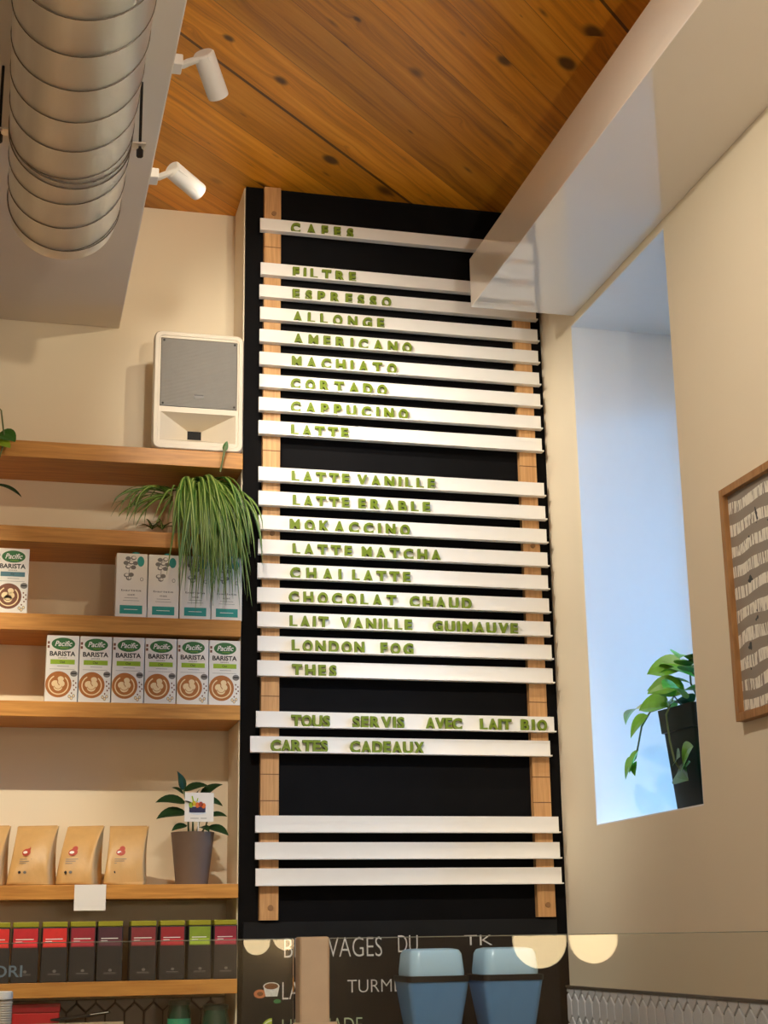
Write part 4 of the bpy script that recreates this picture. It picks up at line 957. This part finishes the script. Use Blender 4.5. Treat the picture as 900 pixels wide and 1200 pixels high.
def grinder(x, label):
    # hoppers stand close to the chalkboard
    t_ = thing('coffee_grinder', (x, 4.315, -0.600), label, 'grinder', 'coffee grinders')
    b = B(); b.box(-0.085, 0.085, -0.09, 0.12, 0, 0.26, M_DARKSTEEL); b.obj('grinder_body', t_, bevel=0.012)
    k_ = 0.088
    def taper(w0, w1, z0, z1, d0, d1, m_, r_=0.018):
        bb = B(); r1 = [(p, q*d0/w0, z0) for p, q in rrect(w0, w0, r_, 5)]; r2 = [(p, q*d1/w1, z1) for p, q in rrect(w1, w1, r_, 5)]
        n_ = len(r1); bb.add(r1+r2, [tuple(range(n_-1, -1, -1)), tuple(range(n_, 2*n_))]+[(k, (k+1) % n_, (k+1) % n_+n_, k+n_) for k in range(n_)], m_); return bb
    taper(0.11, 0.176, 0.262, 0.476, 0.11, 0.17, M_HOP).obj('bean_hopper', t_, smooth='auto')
    taper(0.104, 0.150, 0.266, 0.395, 0.10, 0.145, M_BEANS).obj('coffee_beans', t_, smooth='auto')
    taper(0.180, 0.180, 0.4765, 0.492, 0.175, 0.175, mat('hopper_collar', (22, 24, 28), 0.35)).obj('hopper_collar', t_, smooth='auto')
    lb = B(); rs = [[(p, q, z) for p, q in rrect(w_, w_, 0.03, 6)] for w_, z in ((0.160, 0.4925), (0.162, 0.500), (0.152, 0.550), (0.140, 0.561), (0.11, 0.565))]
    n_ = len(rs[0]); v = [p for r_ in rs for p in r_]; f = [tuple(range(n_-1, -1, -1)), tuple((len(rs)-1)*n_+k for k in range(n_))]
    for j in range(len(rs)-1):
        for k in range(n_): f.append((j*n_+k, j*n_+(k+1) % n_, (j+1)*n_+(k+1) % n_, (j+1)*n_+k))
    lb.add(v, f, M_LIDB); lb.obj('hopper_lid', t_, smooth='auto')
    return t_
grinder(1.206, 'coffee grinder with blue-lit hopper and pale lid, on the shelf side')
grinder(1.424, 'coffee grinder with blue-lit hopper and pale lid, on the window side')

YG = 2.0; M_GLASS = thin_glass('clear_screen_glass', (0.93, 0.95, 0.95), 1.5)
XP0, XP1 = 0.378, 0.421
def pane(x0, x1, label):
    t_ = thing('glass_screen', ((x0+x1)/2, YG, -0.4495), label, 'glass screen', 'counter glass panes')
    w_ = (x1-x0)/2; b = B(); b.box(-w_, w_, -0.004, 0.004, 0.0, 0.4475, M_GLASS); b.obj('glass_sheet', t_)
    b = B(); b.box(-w_, w_, -0.004, 0.004, 0.4476, 0.4488, mat('polished_glass_edge', (126, 136, 128), 0.2, spec=0.8)); b.obj('polished_edge', t_)
    return t_
pA = pane(-1.5, XP0-0.002, 'clear glass counter screen in front of the shelves')
pane(XP1+0.002, 1.66, 'clear glass counter screen in front of the chalkboard and grinders')
b = B(); put_text(b, 'NORI', 0.0, 0.0, 0.014, 0, mat('pale_blue_vinyl', (120, 150, 176), 0.6), width=0.052, bold=0.012)
o = b.obj('vinyl_lettering', pA); x0_ = unproj_x(26, 1139, YG-0.0046)-0.052-(XP0-0.002-1.5)/2
o.location = (x0_, -0.0046, 0.4495-0.0415)
post = thing('screen_post', ((XP0+XP1)/2, YG, -0.4495), 'beige metal post clamping the counter glass panes', 'post')
M_POST = mat('beige_metal', (216, 200, 178), 0.4, metal=0.1)
b = B(); b.box(-0.0195, 0.0195, -0.022, 0.010, 0, 0.4505, M_POST); b.obj('post_shaft', post, bevel=0.003)
b = B(); b.box(-0.0285, 0.0285, -0.026, -0.0225, 0, 0.347, M_POST); b.obj('post_clamp', post, bevel=0.002)

# ================================================================== GLOBE PENDANTS OVER THE SEATING AREA (seen in the counter glass)
def globe(loc, r_, label):
    t_ = thing('globe_pendant', loc, label, 'lamp', 'glowing globe pendants')
    b = B(); n_ = 16; prof = [(max(0.002, r_*math.sin(PI*k/n_)), -r_*math.cos(PI*k/n_)) for k in range(n_+1)]
    b.lathe(prof, mat('lit_opal_glass', (255, 236, 200), 0.4, emit=((255, 222, 168), 13.0)), n=32); b.obj('opal_globe', t_, smooth=True)
    b = B(); b.lathe([(0.03, r_-0.005), (0.03, r_+0.05), (0.01, r_+0.06)], M_DARKSTEEL, n=20); b.obj('lamp_socket', t_)
    b = B(); b.cyl((0, 0, r_+0.05), (0, 0, CEIL-loc[2]-0.012), 0.004, M_DARKSTEEL, 8); b.lathe([(0.05, CEIL-loc[2]-0.02), (0.05, CEIL-loc[2]-0.0005)], M_DARKSTEEL, n=20); b.obj('hanging_cord', t_)
globe((3.019, -3.674, -0.025), 0.125, 'glowing globe pendant mirrored in the counter glass before the window wall')
globe((2.569, -3.235, -0.03), 0.130, 'glowing globe pendant mirrored in the counter glass beside the grinder')
globe((2.118, -8.89, -0.023), 0.11, 'glowing globe pendant mirrored in the counter glass by the shelf end')
globe((2.434, -9.292, 0.008), 0.11, 'glowing globe pendant mirrored in the counter glass beside the post')

# lift everything from eye-level coordinates to a floor at zero
for o in list(S.objects):
    if o.parent is None: o.location.z += H
